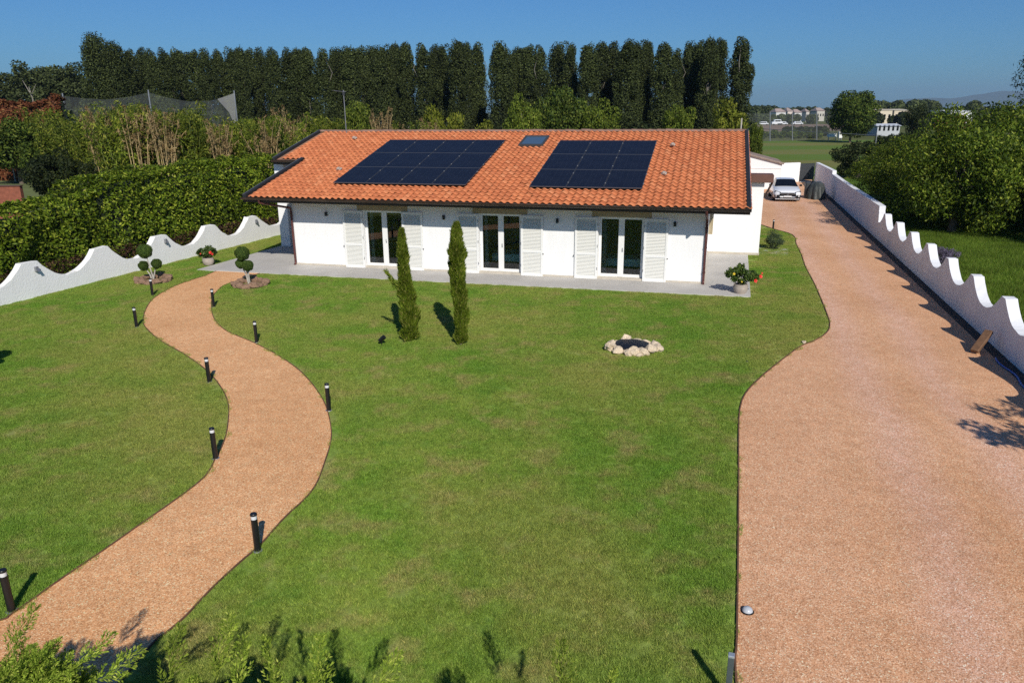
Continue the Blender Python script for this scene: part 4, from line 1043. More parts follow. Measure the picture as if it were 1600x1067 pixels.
# ================================================================== PLANTING BEHIND AND AROUND
# --- laurel hedge behind the garden wall
def hedge(name, path, thick, n, ll, lw, leaf, label, core=True, z0=.05, rough=.22, cat='hedge'):
    """path: list of (x, y, height)"""
    pa = np.array(path, float); seg = np.linalg.norm(np.diff(pa[:, :2], axis=0), axis=1); cum = np.r_[0, np.cumsum(seg)]; Lh = cum[-1]
    e = empty(name, (0, 0, 0), 0, label, cat)
    t_ = rng.uniform(0, Lh, n); x = np.interp(t_, cum, pa[:, 0]); y = np.interp(t_, cum, pa[:, 1]); h = np.interp(t_, cum, pa[:, 2])
    d = np.array([pa[-1, 0] - pa[0, 0], pa[-1, 1] - pa[0, 1]]); d /= np.linalg.norm(d); nn = np.array((d[1], -d[0]))
    # perimeter parameter: front face, top, (a little of) the back
    f = rng.uniform(0, 1, n); hf = .62
    nx = [noise.noise(Vector((a * .55, b * 2.2, 3.1))) for a, b in zip(t_, f)]
    ny = [noise.noise(Vector((a * 1.7, b * 6, 9.1))) for a, b in zip(t_, f)]
    bul = (np.array(nx) * .9 + np.array(ny) * .5) * rough * 2.2
    off = np.where(f < hf, thick / 2, np.where(f < .93, thick / 2 - (f - hf) / (.93 - hf) * thick, -thick / 2))
    z = np.where(f < hf, f / hf * h, np.where(f < .93, h, (1 - f) / .07 * h))
    rnd = np.minimum(1, np.maximum(0, (z / h - .82) / .18)); off = off * (1 - .22 * rnd * (np.abs(off) > thick * .4))
    nrm = np.stack([np.where(f < hf, nn[0], np.where(f < .93, 0, -nn[0])), np.where(f < hf, nn[1], np.where(f < .93, 0, -nn[1])), np.where((f > hf) & (f < .93), 1., .25)], 1)
    depth = -rng.uniform(0, .30, n) ** 1.3
    pos = np.stack([x + nn[0] * off, y + nn[1] * off, z], 1) + nrm * (bul + depth)[:, None]
    pos[:, 2] = np.maximum(pos[:, 2], .03)
    link('leaves', quads_mesh('leaves', leaf_quads(pos, nrm + rng.normal(size=(n, 3)) * .75 + np.array([0, 0, .35]), ll, lw), 4), leaf, e)
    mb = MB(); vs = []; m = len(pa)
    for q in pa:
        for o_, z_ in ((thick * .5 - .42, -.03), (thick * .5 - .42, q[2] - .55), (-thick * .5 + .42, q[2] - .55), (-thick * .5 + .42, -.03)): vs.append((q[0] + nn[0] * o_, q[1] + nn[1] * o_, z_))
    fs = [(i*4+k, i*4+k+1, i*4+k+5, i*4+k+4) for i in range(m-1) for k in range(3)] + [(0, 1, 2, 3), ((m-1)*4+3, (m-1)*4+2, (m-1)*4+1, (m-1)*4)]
    mb.add(vs, fs); mb.build('blocker_core', M['corem'], e)
    return e
hp = []
for t_, h in ((-6, 3.0), (0, 3.05), (3.6, 3.0), (4.7, 3.15), (6.2, 3.55), (7.6, 3.85), (10, 3.85), (13.5, 3.85), (16.5, 3.9), (20, 3.7), (23, 3.7)):
    q = lw_(t_, -2.0); hp.append((q[0], q[1], h))
hedge('laurel_hedge', hp, 2.3, 62000, .16, .075, L['hedge'], 'tall dense green laurel hedge behind the wavy white garden wall', rough=.26)
hp = [(*lw_(t_, -.62), h) for t_, h in ((-6, .9), (0, 1.0), (6, .95), (12, 1.0), (17, .9))]
hedge('purple_hedge', hp, .5, 9000, .10, .045, L['redhedge'], 'low purple-leaved planting between the garden wall and the laurel hedge', rough=.15)

# --- bamboo and cane grove
def bamboo_clump(name, h, r, n, nc, seed, dry=False):
    g = np.random.default_rng(seed); cl = []; mb = MB()
    for k in range(nc):
        a = g.uniform(0, 6.28); rr = r * math.sqrt(g.uniform(0, 1)) * .55; x, y = rr * math.cos(a), rr * math.sin(a)
        hh = h * g.uniform(.72, 1.0); lx, ly = x * .8 + g.normal() * .35, y * .8 + g.normal() * .35
        pts = [(x, y, -.05), (x + lx * .2, y + ly * .2, hh * .4), (x + lx * .6, y + ly * .6, hh * .75), (x + lx * 1.3, y + ly * 1.3, hh)]
        mb.tube(pts, [.045, .04, .03, .008], 5, caps=False)
        for z in np.linspace(.30 if not dry else .62, 1.0, 9):
            w = .5 * r * (1.1 - .45 * z) * g.uniform(.5, 1.0) * (.6 if dry else 1)
            px = np.interp(z, [0, .4, .75, 1], [p[0] for p in pts]); py = np.interp(z, [0, .4, .75, 1], [p[1] for p in pts])
            cl.append((px + g.normal() * .2, py + g.normal() * .2, z * hh, w * .75, w * .75, w * .75))
    q = clump_leaves(np.array(cl), n, .34, .085, shell=.25, rand=1.0, droop=.35, g=g)
    return quads_mesh(name + '_leaves', q, 4), mb.mesh(name + '_canes')
cane_m = mat_simple('dry_cane', (.42, .31, .15), .6, var=.3, scale=3); gcane_m = mat_simple('green_cane', (.16, .19, .05), .6, var=.3, scale=3)
bv = [bamboo_clump('bamboo', 7, 2.3, 8000, 24, 50 + k) for k in range(3)]; dv = [bamboo_clump('canes', 7, 1.5, 1100, 20, 60 + k, True) for k in range(2)]
for m, c in bv: m.materials.append(L['bamboo']); c.materials.append(gcane_m)
for m, c in dv: m.materials.append(L['dry']); c.materials.append(cane_m)
ords = ['first', 'second', 'third', 'fourth', 'fifth', 'sixth', 'seventh', 'eighth', 'ninth', 'tenth', 'eleventh', 'twelfth', 'thirteenth', 'fourteenth', 'fifteenth', 'sixteenth', 'seventeenth', 'eighteenth', 'nineteenth', 'twentieth']
def num(k):
    if k < 20: return ords[k]
    tens = {2: 'twenty', 3: 'thirty', 4: 'forty', 5: 'fifty'}[(k + 1) // 10]; r_ = (k + 1) % 10
    if r_ == 0: return {'twenty': 'twentieth', 'thirty': 'thirtieth', 'forty': 'fortieth', 'fifty': 'fiftieth'}[tens]
    return tens + '-' + ords[r_ - 1]
kg = kd = 0
for i, (x, ytop, Yd, dry) in enumerate([(118, 172, 66, 0), (152, 168, 57, 1), (182, 163, 56, 0), (205, 168, 55, 1), (228, 166, 57, 0), (252, 168, 54, 1), (262, 162, 58, 0), (290, 178, 56, 0), (322, 186, 57, 0), (342, 188, 55, 1), (365, 192, 58, 0), (398, 186, 59, 0), (412, 182, 55, 1), (432, 184, 57, 0), (452, 166, 60, 1), (476, 178, 62, 0), (505, 183, 62, 0), (592, 170, 64, 1), (612, 182, 65, 1), (85, 176, 68, 0), (50, 172, 73, 0), (140, 178, 64, 0), (165, 172, 61, 0), (213, 172, 61, 0), (240, 168, 62, 0), (275, 176, 60, 0), (308, 182, 61, 0), (345, 190, 61, 0), (380, 190, 62, 0), (418, 186, 62, 0), (455, 184, 63, 0), (530, 188, 64, 0), (640, 192, 66, 0), (672, 186, 68, 1)]):
    p = P(x, ytop, Yd); s_ = p.z / 7
    if dry: lab = f'{num(kd)} straw-coloured dry cane clump from the left, behind the laurel hedge'; kd += 1
    else: lab = f'{num(kg)} leafy green bamboo clump from the left, behind the laurel hedge'; kg += 1
    e = empty('dry_cane_clump' if dry else 'bamboo_clump', (p.x, p.y, 0), rng.uniform(0, 6.28), lab, 'bamboo', 'bamboo and cane grove'); e.scale = (s_ * (.8 if dry else 1.0), s_ * (.8 if dry else 1.0), s_)
    m, c = (dv[i % 2] if dry else bv[i % 3])
    link('canes', c, None, e); link('leaves', m, None, e)

# --- poplar row
pv_ = []
for k in range(5):
    g = np.random.default_rng(80 + k); cl = column_clumps(17.2, 2.0, 170, .3, .55, .34, g, 1.0)
    m = tree_meshes('poplar', cl, 26000, .28, .17, 2, .22, 6, shell=.5, rand=.75, g=g, up=.5); m[0].materials.append(L['poplar']); m[1].materials.append(M['popbark']); pv_.append(m)
tops = [(201,76),(217,74.5),(233,76),(253,74.5),(275,77),(299,77),(319,76),(339,77),(358,73),(372,74),(388,74.5),(404,74.5),(424,74),(448,74),(463,76),(477,73),(502,77),(523,74),(534,72),(545,74),(562,71),(575,73),(588,71),(601,69),(616,68),(632,64),(661,68),(679,69),(693,68),(714,63),(729,65),(743,67),
        (782,64),(800,78),(810,74),(827,69),(845,71),(871,66),(890,64),(920,69),(942,64),(959,65),(982,61),(1000,62),(1012,64),(1040,65),(1057,77),(1080,64),(1095,62),(1111,59),(1127,58),(1162,58)]
for i, (x, y) in enumerate(tops):
    Yd = 118 + 5 * math.sin(i * 1.9) + (0 if x < 760 else -4)
    p = P(x, y - 1, Yd); s_ = p.z / 17.9
    gap = (x - tops[i-1][0] if i else 20); wid = (.85 if 11 < gap < 22 else .98) * rng.uniform(.92, 1.12)
    if x == 1162: wid = 1.12
    o = plant_tree('poplar_tree', pv_[i % 5], (p.x, p.y, 0), (wid * s_, wid * s_, s_), rng.uniform(0, 6.28), None, None, f'dark green columnar poplar, {num(i)} from the left in the long row', 'tree', 'poplar row behind the house')
g = np.random.default_rng(99); cl = column_clumps(18.5, 3.2, 190, .3, .5, .32, g, .95)
bp = tree_meshes('poplar', cl, 38000, .29, .18, 2, .3, 6, shell=.5, rand=.75, g=g, up=.5); bp[0].materials.append(L['poplar']); bp[1].materials.append(M['popbark'])
for x, y, lab in ((147, 58, 'tallest broad dark poplar at the left end of the row'), (176, 71, 'broad dark poplar next to the tallest at the left end of the row')):
    p = P(x, y, 112); plant_tree('poplar_tree', bp, (p.x, p.y, 0), p.z / 19.0, rng.uniform(0, 6), None, None, lab, 'tree', 'poplar row behind the house')

# --- round trees: variants
def round_variant(seed, leaf, bark, rx=4, rz=3.6, cz=4.6, k=46, n=9000, ll=.30, lw=.19, cr=.34, th=1.8, droop=0., flat=-.6):
    g = np.random.default_rng(seed); cl = ball_clumps(rx, rx, rz, cz, k, cr, g, flat)
    m = tree_meshes('tree', cl, n, ll, lw, th, .2, 10, shell=.4, rand=.8, g=g, droop=droop); m[0].materials.append(leaf); m[1].materials.append(bark); return m
farpop = [round_variant(110 + k, L['far'], M['palebark'], 3.6, 6.2, 8.2, 60, 9000, .42, .27, .32, 2) for k in range(2)]
for i, (x, y, lab) in enumerate(((-8, 118, 'grey-green tree cut by the left edge of the photo'), (38, 104, 'grey-green poplar with pale forked trunk at far left'), (78, 108, 'grey-green poplar, second left of the tall dark row'), (108, 106, 'grey-green poplar touching the tall dark row'))):
    p = P(x, y, 140); s_ = p.z / 13.0; plant_tree('far_poplar', farpop[i % 2], (p.x, p.y, 0), (s_ * 1.05, s_ * 1.05, s_), i * 1.3, None, None, lab, 'tree', 'grey-green trees at far left')
mb = MB(); p = P(52, 158, 136.5); q = P(34, 124, 136.5); r_ = P(45, 136, 136.5); q2 = P(56, 132, 136.5)
mb.tube([(p.x, p.y, 0), p, (p * .5 + r_ * .5), r_], [.22, .18, .12, .05], 6); mb.tube([p * .6 + r_ * .4, q], [.10, .03], 5); mb.tube([p * .6 + r_ * .4, q2], [.08, .03], 5)
mb.build('bare_trunk', mat_simple('grey_bark', (.24, .22, .19), .9, var=.3)); o = bpy.data.objects['bare_trunk']; tag(o, 'pale forked bare trunk standing among the far left trees', 'tree trunk')
lime = [round_variant(120 + k, L['lime'], M['bark'], 2.6, 2.4, 3.6, 26, 4200, .34, .2, .40, 1.2) for k in range(2)]
mid = [round_variant(135 + k, L['mid'], M['bark'], 3.6, 3.0, 4.0, 44, 9000, .30, .18, .34, 1.0, flat=-.9) for k in range(2)]
grn = [round_variant(130 + k, L['green'], M['bark'], 3.6, 3.0, 4.0, 44, 9000, .30, .18, .34, 1.0, flat=-.9) for k in range(3)]
for i, (x, y, Yd, w_px, kind, lab) in enumerate(((560, 163, 74, 50, 'g', 'bushy green tree just right of the roof aerial'), (676, 168, 70, 46, 'l', 'yellow-green tree left of a pair behind the ridge'), (714, 172, 70, 42, 'l', 'yellow-green tree right of a pair behind the ridge'),
        (818, 152, 80, 58, 'l2', 'light green tree left of the large round one behind the ridge'), (880, 138, 84, 78, 'g', 'large round green tree behind the middle of the ridge'), (936, 160, 82, 66, 'g', 'round green tree right of the large one behind the ridge'),
        (1062, 168, 78, 52, 'l2', 'small round green tree behind the right part of the ridge'), (1140, 157, 76, 56, 'l', 'yellow-green tree at the right end of the ridge'), (1182, 194, 72, 26, 'l2', 'small leafy sapling just right of the roof end'), (760, 190, 76, 40, 'l', 'low yellow-green bush peeking over the ridge centre'))):
    p = P(x, y, Yd); rr = w_px / 2 / FPX * Yd
    if kind == 'l': m = lime[i % 2]; plant_tree('leafy_tree', m, (p.x, p.y, 0), (rr / 2.6, rr / 2.6, p.z / 6.0), i * 1.1, None, None, lab)
    else: m = mid[i % 2] if kind == 'l2' or i in (0, 5) else grn[i % 3]; plant_tree('leafy_tree', m, (p.x, p.y, 0), (rr / 3.4, rr / 3.4, p.z / 6.6), i * 1.1, None, None, lab)

# big round tree by the sports field
p = P(1338, 136, 150); m = round_variant(140, L['green'], M['bark'], 5.4, 5.0, 5.9, 70, 15000, .42, .26, .30, 1.5, flat=-.95)
plant_tree('round_tree', m, (p.x, p.y, 0), p.z / 10.9, .4, None, None, 'large round dark green tree at the edge of the sports field')
# left: dark bush, tree and olive-toned trees beyond the hedge
pb = P(108, 296, 57); bush('magnolia_bush', (pb.x, pb.y, 0), 3.2, 2.4, 2.0, 1.75, 12000, .22, .09, L['dark'], 'dark glossy rounded bush beyond the hedge, beside the pasture', 'bush', 40, .36)
for i, (x, y, Yd, w_px, lab) in enumerate(((14, 183, 72, 105, 'broad green tree at the left edge above the pasture'), (76, 205, 69, 90, 'dark green tree between the pasture and the bamboo'))):
    p = P(x, y, Yd); rr = w_px / 2 / FPX * Yd; plant_tree('leafy_tree', grn[i], (p.x, p.y, 0), (rr / 3.4, rr / 3.4, p.z / 7.0), i * 2.2, None, None, lab)

# --- cherry-type trees beyond the right wall
def cherry_variant(seed):
    g = np.random.default_rng(seed); cl = ball_clumps(3.4, 3.4, 2.95, 2.75, 95, .29, g, -.97)
    m = tree_meshes('cherry', cl, 34000, .17, .066, 1.0, .16, 14, shell=.3, rand=.7, droop=.45, g=g); m[0].materials.append(L['cherry']); m[1].materials.append(M['bark']); return m
chv = [cherry_variant(150 + k) for k in range(3)]
for i, (x, y, s_, sz, lab) in enumerate(((22.6, 38.4, 1.12, 1.10, 'drooping-leaved cherry tree with its trunk nearest the scalloped wall'), (26.8, 41.0, 1.25, 1.16, 'drooping-leaved cherry tree behind the nearest one, towards the right'),
        (24.3, 45.6, .95, .86, 'dark cherry tree behind the straight part of the driveway wall'), (29.2, 36.0, 1.15, 1.10, 'cherry tree cut by the right edge of the photo'), (32.0, 45.0, 1.25, 1.15, 'cherry tree at the back of the right-hand group'),
        (26.4, 53.0, .80, .68, 'smallest bushy tree at the far end of the right-hand group'), (26.2, 33.6, .75, .72, 'low cherry tree in front of the one at the right edge'))):
    plant_tree('cherry_tree', chv[i % 3], (x, y, 0), (s_, s_, sz), i * 1.7, None, None, lab, 'tree', 'cherry trees beyond the driveway wall')
pl_ = P(1476, 392, 30.5); bush('lavender_bush', (17.55, 30.0, 0), .75, .6, .42, .35, 2600, .14, .02, L['lavender'], 'greyish-purple lavender clump behind the scalloped wall', 'bush', 18, .4)
# conifer whose branches enter at the right edge
g = np.random.default_rng(170); cl = column_clumps(15, 3.2, 80, 1.0, .3, .32, g, .95); m = tree_meshes('pine', cl, 9000, .4, .09, 2, .22, 10, shell=.2, rand=.9, g=g); m[0].materials.append(L['dark']); m[1].materials.append(M['bark'])
plant_tree('pine_tree', m, (43.3, 64, 0), .82, 1, None, None, 'dark conifer whose branches enter at the right edge of the sky')
for i, (x, y, Yd, w_px, lf, lab) in enumerate(((1492, 172, 85, 70, 'rust', 'orange-brown autumn tree top behind the cherry trees'), (1440, 158, 120, 46, 'dark', 'dark thin-crowned tree behind the flat white pavilion'), (1560, 166, 100, 90, 'far', 'grey-green tree line shrub near the right edge'))):
    p = P(x, y, Yd); rr = w_px / 2 / FPX * Yd; m = round_variant(180 + i, L[lf], M['bark'], 3.4, 2.8, 3.6, 34, 5000, .30, .17, .36, 1.0, flat=-.9)
    plant_tree('leafy_tree', m, (p.x, p.y, 0), (rr / 3.4, rr / 3.4, p.z / 6.4), i, None, None, lab)
# tree outside the frame on the right; its branches shade the gravel
g = np.random.default_rng(190); cl = ball_clumps(1.9, 1.9, 1.1, 3.6, 26, .28, g, -.7); m = tree_meshes('cherry', cl, 1300, .22, .07, 1.4, .13, 18, shell=.2, rand=.8, droop=.4, g=g); m[0].materials.append(L['cherry']); m[1].materials.append(M['bark'])
plant_tree('cherry_tree', m, (11.6, 8.2, 0), 1.0, 0, None, None, 'sparse cherry tree just outside the right edge, shading the gravel')
pb = P(1345, 236, 72); bush('elder_bush', (pb.x, pb.y, 0), 3.0, 2.6, 1.9, 1.6, 9000, .24, .10, L['dark'], 'dark bush beyond the far end of the driveway wall, under the round tree', 'bush', 40, .34)
pb = P(1392, 205, 98); bush('elder_bush', (pb.x, pb.y, 0), 4.2, 3.0, 1.9, 1.7, 9000, .28, .12, L['dark'], 'dark bush in front of the white pavilion', 'bush', 40, .34)
# --- foreground junipers
def spray_mesh(seed):
    g = np.random.default_rng(seed); Q = []
    for i in range(22):
        t_ = .08 + .92 * i / 22; s_ = 1 if i % 2 else -1; base = np.array([.03 * math.sin(t_ * 5), 0, t_]); ln_ = .34 * (1 - t_) ** .7 + .05
        az = g.normal() * .7 + (0 if s_ > 0 else math.pi); d = unit(np.array([math.cos(az) * .62, math.sin(az) * .62, .85])); nl = int(3 + ln_ * 20)
        for k in range(nl):
            f = (k + 1) / nl; p = base + d * ln_ * f
            for sg in (-1, 1):
                dd = unit(d + unit(np.cross(d, g.normal(size=3))) * .75); b = unit(np.cross(dd, g.normal(size=3))) * .0135; l = .090 * (1.25 - .5 * f)
                Q += [p, p + dd * l * .45 + b, p + dd * l, p + dd * l * .45 - b]
    for i in range(30):
        t_ = i / 30; p = np.array([.03 * math.sin(t_ * 5), 0, t_]); d = unit(np.array([g.normal() * .3, g.normal() * .3, 1])); b = unit(np.cross(d, g.normal(size=3))) * .008; Q += [p, p + d * .03 + b, p + d * .07, p + d * .03 - b]
    return np.array(Q)
SPR = [spray_mesh(200 + k) for k in range(4)]
def juniper(loc, rx, ry, top, n, seed, label, up=.6, smin=.3, smax=.55, extra=()):
    g = np.random.default_rng(seed); e = empty('juniper_shrub', loc, 0, label, 'juniper', 'junipers at the bottom edge'); parts = []; mb = MB()
    def put(p, d, s_, k):
        d = unit(np.array(d)); a = unit(np.cross(d, g.normal(size=3))); b = np.cross(d, a); parts.append((SPR[k % 4] @ np.stack([a, b, d])) * s_ + p)
    for k in range(n):
        d = unit(g.normal(size=3)); d[2] = abs(d[2]) * .95 + .02; r_ = g.uniform(.72, 1.0)
        lump = 1 + .12 * math.sin(d[0] * 6 + seed) + .10 * math.sin(d[1] * 8 + 2 * seed)
        p = np.array([d[0] * rx * r_ * lump, d[1] * ry * r_ * lump, top * .5 + d[2] * top * .40 * r_ * lump]); s_ = g.uniform(smin, smax)
        put(p - unit(d) * s_ * .3, np.array([d[0] * .8, d[1] * .8, up + .2]) + g.normal(size=3) * .25, s_, k)
        if k % 6 == 0: mb.tube([(0, 0, .0), tuple(p * .5), tuple(p)], [.035, .02, .006], 5, caps=False)
    for q in extra: put(np.array(q[:3]), np.array(q[3:6]), q[6], 1); mb.tube([(0, 0, top * .4), tuple(q[:3])], [.02, .006], 5, caps=False)
    core = MB(); cz = top * .5; core.lathe([(.05, .05), (.55, .3), (.86, cz * .9), (.86, cz + top * .14), (.66, cz + top * .28), (.05, cz + top * .37)], 14, rip=lambda a, j: 1 + .12 * math.sin(3 * a + j)); co_ = core.build('blocker_core', M['corem'], e); co_.scale = (rx, ry, 1)  # solid core added inside the foliage to block sun and fill the shadow
    link('foliage', quads_mesh('foliage', np.concatenate(parts), 4), L['juniper'], e); mb.build('branches', M['bark'], e)
juniper((-4.20, 4.56, 0), .98, .82, 2.16, 900, 301, 'bushy green juniper filling the bottom left corner', smin=.25, smax=.42, extra=[(.55, .50, 1.75, .8, .45, .6, .45), (.75, .45, 1.70, .9, .2, .5, .5), (.0, .6, 1.8, .2, .6, .6, .45)])
juniper((-2.50, 4.36, 0), .46, .58, 2.06, 520, 302, 'juniper with upright yellow-green tips at the bottom edge over the path', .9, .25, .42, extra=[(-.30, .5, 1.75, .3, .5, .9, .5), (.10, .6, 1.72, .2, .35, 1.0, .55), (.35, .45, 1.75, .1, .1, 1, .5)])
juniper((-1.55, 4.28, 0), .72, .58, 2.05, 520, 303, 'juniper with loose feathery tips at the bottom edge over the lawn', 1.1, .25, .42, extra=[(.0, .5, 1.72, .1, .3, 1, .5), (.4, .5, 1.72, .6, .3, .8, .45), (-.3, .5, 1.72, -.2, .3, 1, .5)])
juniper((.0, 4.10, 0), .85, .52, 2.06, 420, 304, 'juniper showing single light green tips at the bottom centre', 1.1, .25, .40, extra=[(.35, .55, 1.75, .05, .4, 1, .5), (.6, .45, 1.75, .4, .3, .9, .4)])

# ================================================================== NETS, POLES, FAR BUILDINGS
tn = NT('netting'); tn.n.remove(tn.b); a_ = tn.node('ShaderNodeBsdfTransparent'); b_ = tn.node('ShaderNodeBsdfDiffuse'); b_.inputs[0].default_value = (.34, .38, .38, 1); mx = tn.node('ShaderNodeMixShader'); mx.inputs[0].default_value = .09
tn.ln(a_.outputs[0], mx.inputs[1]); tn.ln(b_.outputs[0], mx.inputs[2]); tn.ln(mx.outputs[0], tn.out.inputs['Surface']); M['net'] = tn.m
def net(name, top, bot, label, mat, poles, pole_r=.07, cat='net'):
    """top / bot: lists of 3D points"""
    e = empty(name, (0, 0, 0), 0, label, cat); m = len(top)
    mb = MB(); mb.add([tuple(q) for q in top] + [tuple(q) for q in bot], [(i, i+1, m+i+1, m+i) for i in range(m-1)], True); mb.build('mesh_net', mat, e)
    for b, t_ in poles: mb = MB(); mb.tube([b, t_], pole_r, 8); mb.build('pole', M['grey'], e)
    return e
def catenary(xs, Yd): return [P(x, y, Yd) for x, y in xs]
top = catenary([(98, 150), (130, 154), (165, 156), (200, 152), (232, 145), (262, 153), (295, 159), (325, 158), (340, 155), (366, 146)], 78)
net('ball_net', top, [Vector((q.x, q.y, .3)) for q in top], 'tall sagging grey ball-stop net on poles behind the bamboo', M['net'], [(Vector((q.x, q.y, 0)), q + Vector((0, 0, .25))) for q in (top[0], top[4], top[9])])
tn2 = NT('bunched_net'); tn2.n.remove(tn2.b); a_ = tn2.node('ShaderNodeBsdfTransparent'); b_ = tn2.node('ShaderNodeBsdfDiffuse'); b_.inputs[0].default_value = (.5, .5, .5, 1); mx = tn2.node('ShaderNodeMixShader'); mx.inputs[0].default_value = .26
tn2.ln(a_.outputs[0], mx.inputs[1]); tn2.ln(b_.outputs[0], mx.inputs[2]); tn2.ln(mx.outputs[0], tn2.out.inputs['Surface'])
t3 = [P(340, 155, 77.5), P(352, 151, 77.6), P(366, 146, 77.7)]; b3 = [P(341, 157, 77.5), P(358, 176, 77.6), P(370, 204, 77.7)]
net('gathered_net', t3, b3, 'pale triangular gathered end of the ball-stop net', tn2.m, [])
rp = []
for k, (x, y) in enumerate([(-40, 158), (-20, 156), (0, 153), (20, 160), (40, 164), (60, 158), (85, 151), (97, 151)]): rp.append(P(x, y, 76))
hg = hedge('rust_creeper', [(q.x, q.y, q.z) for q in rp], 1.2, 9000, .34, .2, L['rust'], 'rust-red creeper covering the far fence at the left edge', rough=.3, cat='creeper')
# sports field fence
for k, (x, yb, yt) in enumerate(((1203, 221, 177), (1238, 220, 179), (1276, 219, 174), (1314, 219.5, 175))):
    pass
fx = [(1168, 222, 178), (1203, 221, 177), (1238, 220, 178), (1276, 219, 176), (1314, 219.5, 175.5)]
def gnd(x, y): 
    d = P(x, y, 1.0) - Vector((0, 0, CAMH)); t_ = -CAMH / d.z; return Vector((d.x * t_, d.y * t_, 0))
bs = [gnd(x, yb) for x, yb, yt in fx]; tp_ = [P(x, yt, b.y) for (x, yb, yt), b in zip(fx, bs)]
tn3 = NT('fine_net'); tn3.n.remove(tn3.b); a_ = tn3.node('ShaderNodeBsdfTransparent'); b_ = tn3.node('ShaderNodeBsdfDiffuse'); b_.inputs[0].default_value = (.20, .22, .23, 1); mx = tn3.node('ShaderNodeMixShader'); mx.inputs[0].default_value = .14
tn3.ln(a_.outputs[0], mx.inputs[1]); tn3.ln(b_.outputs[0], mx.inputs[2]); tn3.ln(mx.outputs[0], tn3.out.inputs['Surface'])
net('field_fence', tp_, bs, 'high fine net on grey poles along the far side of the sports field', tn3.m, [(b, t_ + Vector((0, 0, .2))) for b, t_ in zip(bs, tp_)], .12, 'fence')
mb = MB(); mb.tube([P(1180, 201, 110), P(1260, 206, 100), P(1370, 212, 90)], .035, 6); mb.tube([Vector((P(1180, 201, 110).x, 110, 0)), P(1180, 199, 110)], .07, 6); mb.tube([Vector((P(1370, 212, 90).x, 90, 0)), P(1370, 210, 90)], .07, 6)
tag(mb.build('overhead_cable', M['grey']), 'thin pale cable strung across the sports field', 'cable')
e = empty('team_bench', gnd(1302, 219.5) + Vector((0, -2, 0)), .1, 'small white shelter bench at the edge of the sports field', 'bench')
mb = MB(); mb.bbox(-2.0, -.2, 0, .6, .75, 1.35, .03); mb.build('bench_back', M['shutter'], e)
mb = MB(); mb.bbox(.3, 1.0, 0, .6, .5, 1.75, .03); mb.build('locker', M['shutter'], e)
for x in (-1.9, -.3): mb = MB(); mb.box(x, x + .08, .1, .3, 0, .749); mb.build('leg', M['grey'], e)
mb = MB(); mb.box(.35, .45, .1, .3, 0, .49); mb.build('leg', M['grey'], e)
# house mast behind the ridge (pole seen at the right end of the roof)
p = P(1159, 185, 60); mb = MB(); mb.tube([(p.x, p.y, 0), p], .06, 8); tag(mb.build('pole', M['palebark']), 'weathered post rising behind the right end of the ridge', 'post')
# pasture fence posts and red-brown shed at left
for i, x in enumerate((17, 62, 128, 150)):
    p = P(x, 246 + (0 if i < 2 else -6), 74); mb = MB(); mb.tube([(p.x, p.y, 0), p], .07, 6); tag(mb.build('fence_post', M['palebark']), f'{num(i)} pale fence post from the left beyond the pasture', 'post', 'pasture fence posts')
p = P(30, 290, 46); e = empty('brick_wall', (p.x, p.y, 0), .05, 'low red-brown brick wall at the left edge beyond the hedge', 'wall')
mb = MB(); mb.box(-5, 0, 0, .3, -.05, p.z - .05); mb.build('brickwork', mat_simple('red_brick', (.26, .085, .05), .9, var=.35, scale=5, bump=.4), e)
mb = MB(); mb.bbox(-5.05, .05, -.05, .35, p.z - .049, p.z, .01); mb.build('coping', mat_simple('dark_coping', (.10, .05, .04), .8), e)

# far buildings
def block(name, x0, x1, ytop, Yd, depth, wall_c, roof_c, label, wins=0, slope=0., cat='building'):
    a, b = P(x0, ytop, Yd), P(x1, ytop, Yd); e = empty(name, (a.x, Yd, 0), 0, label, cat); w = b.x - a.x; h = a.z
    mb = MB(); mb.box(0, w, 0, depth, 0, h - .4); wl_ = mb.build('wall', mat_simple(name + '_wall', wall_c, .8, var=.08, scale=.3), e)
    mb = MB(); mb.add([(-.3, -.3, h - .399), (w + .3, -.3, h - .399), (w + .3, depth + .3, h - .399), (-.3, depth + .3, h - .399), (-.3 + slope, depth / 2, h + .1 + slope), (w + .3 - slope, depth / 2, h + .1 + slope)], [(0, 1, 5, 4), (1, 2, 5), (2, 3, 4, 5), (3, 0, 4), (3, 2, 1, 0)]); mb.build('roof', mat_simple(name + '_roof', roof_c, .8, var=.2, scale=.3), e)
    for k in range(wins):
        cx = w * (k + .5) / wins; mb = MB(); mb.box(cx - w / wins * .22, cx + w / wins * .22, -.04, -.003, h * .45, h * .45 + 1.3); mb.build('window', M['carglass'], e)
block('pavilion', 1372, 1407, 194.5, 185, 5, (.42, .44, .46), (.50, .54, .60), 'low white pavilion with flat pale roof and dark windows beside the round tree', 5, 0)
block('warehouse', 1372, 1395, 171, 330, 20, (.62, .55, .42), (.6, .53, .4), 'cream warehouse left of two behind the round tree', 3)
block('warehouse', 1398, 1424, 171, 335, 20, (.58, .50, .38), (.62, .56, .44), 'cream warehouse right of two behind the round tree', 3)
block('factory_hall', 1486, 1522, 172.8, 340, 25, (.72, .72, .72), (.7, .72, .74), 'long white hall glimpsed above the cherry trees', 4)
for i, (x0, x1, y, c_) in enumerate(((1213, 1228, 174.2, (.62, .61, .60)), (1231, 1239, 172.8, (.58, .50, .45)), (1242, 1253, 175.0, (.60, .59, .57)), (1260, 1265, 173.6, (.52, .48, .44)), (1277, 1289, 172.4, (.50, .47, .42)))):
    block('village_house', x0, x1, y, 390 + 12 * i, 10, c_, (.38, .30, .27), f'{num(i)} pale distant village house from the left beyond the sports field', 3, 1.2, 'house')
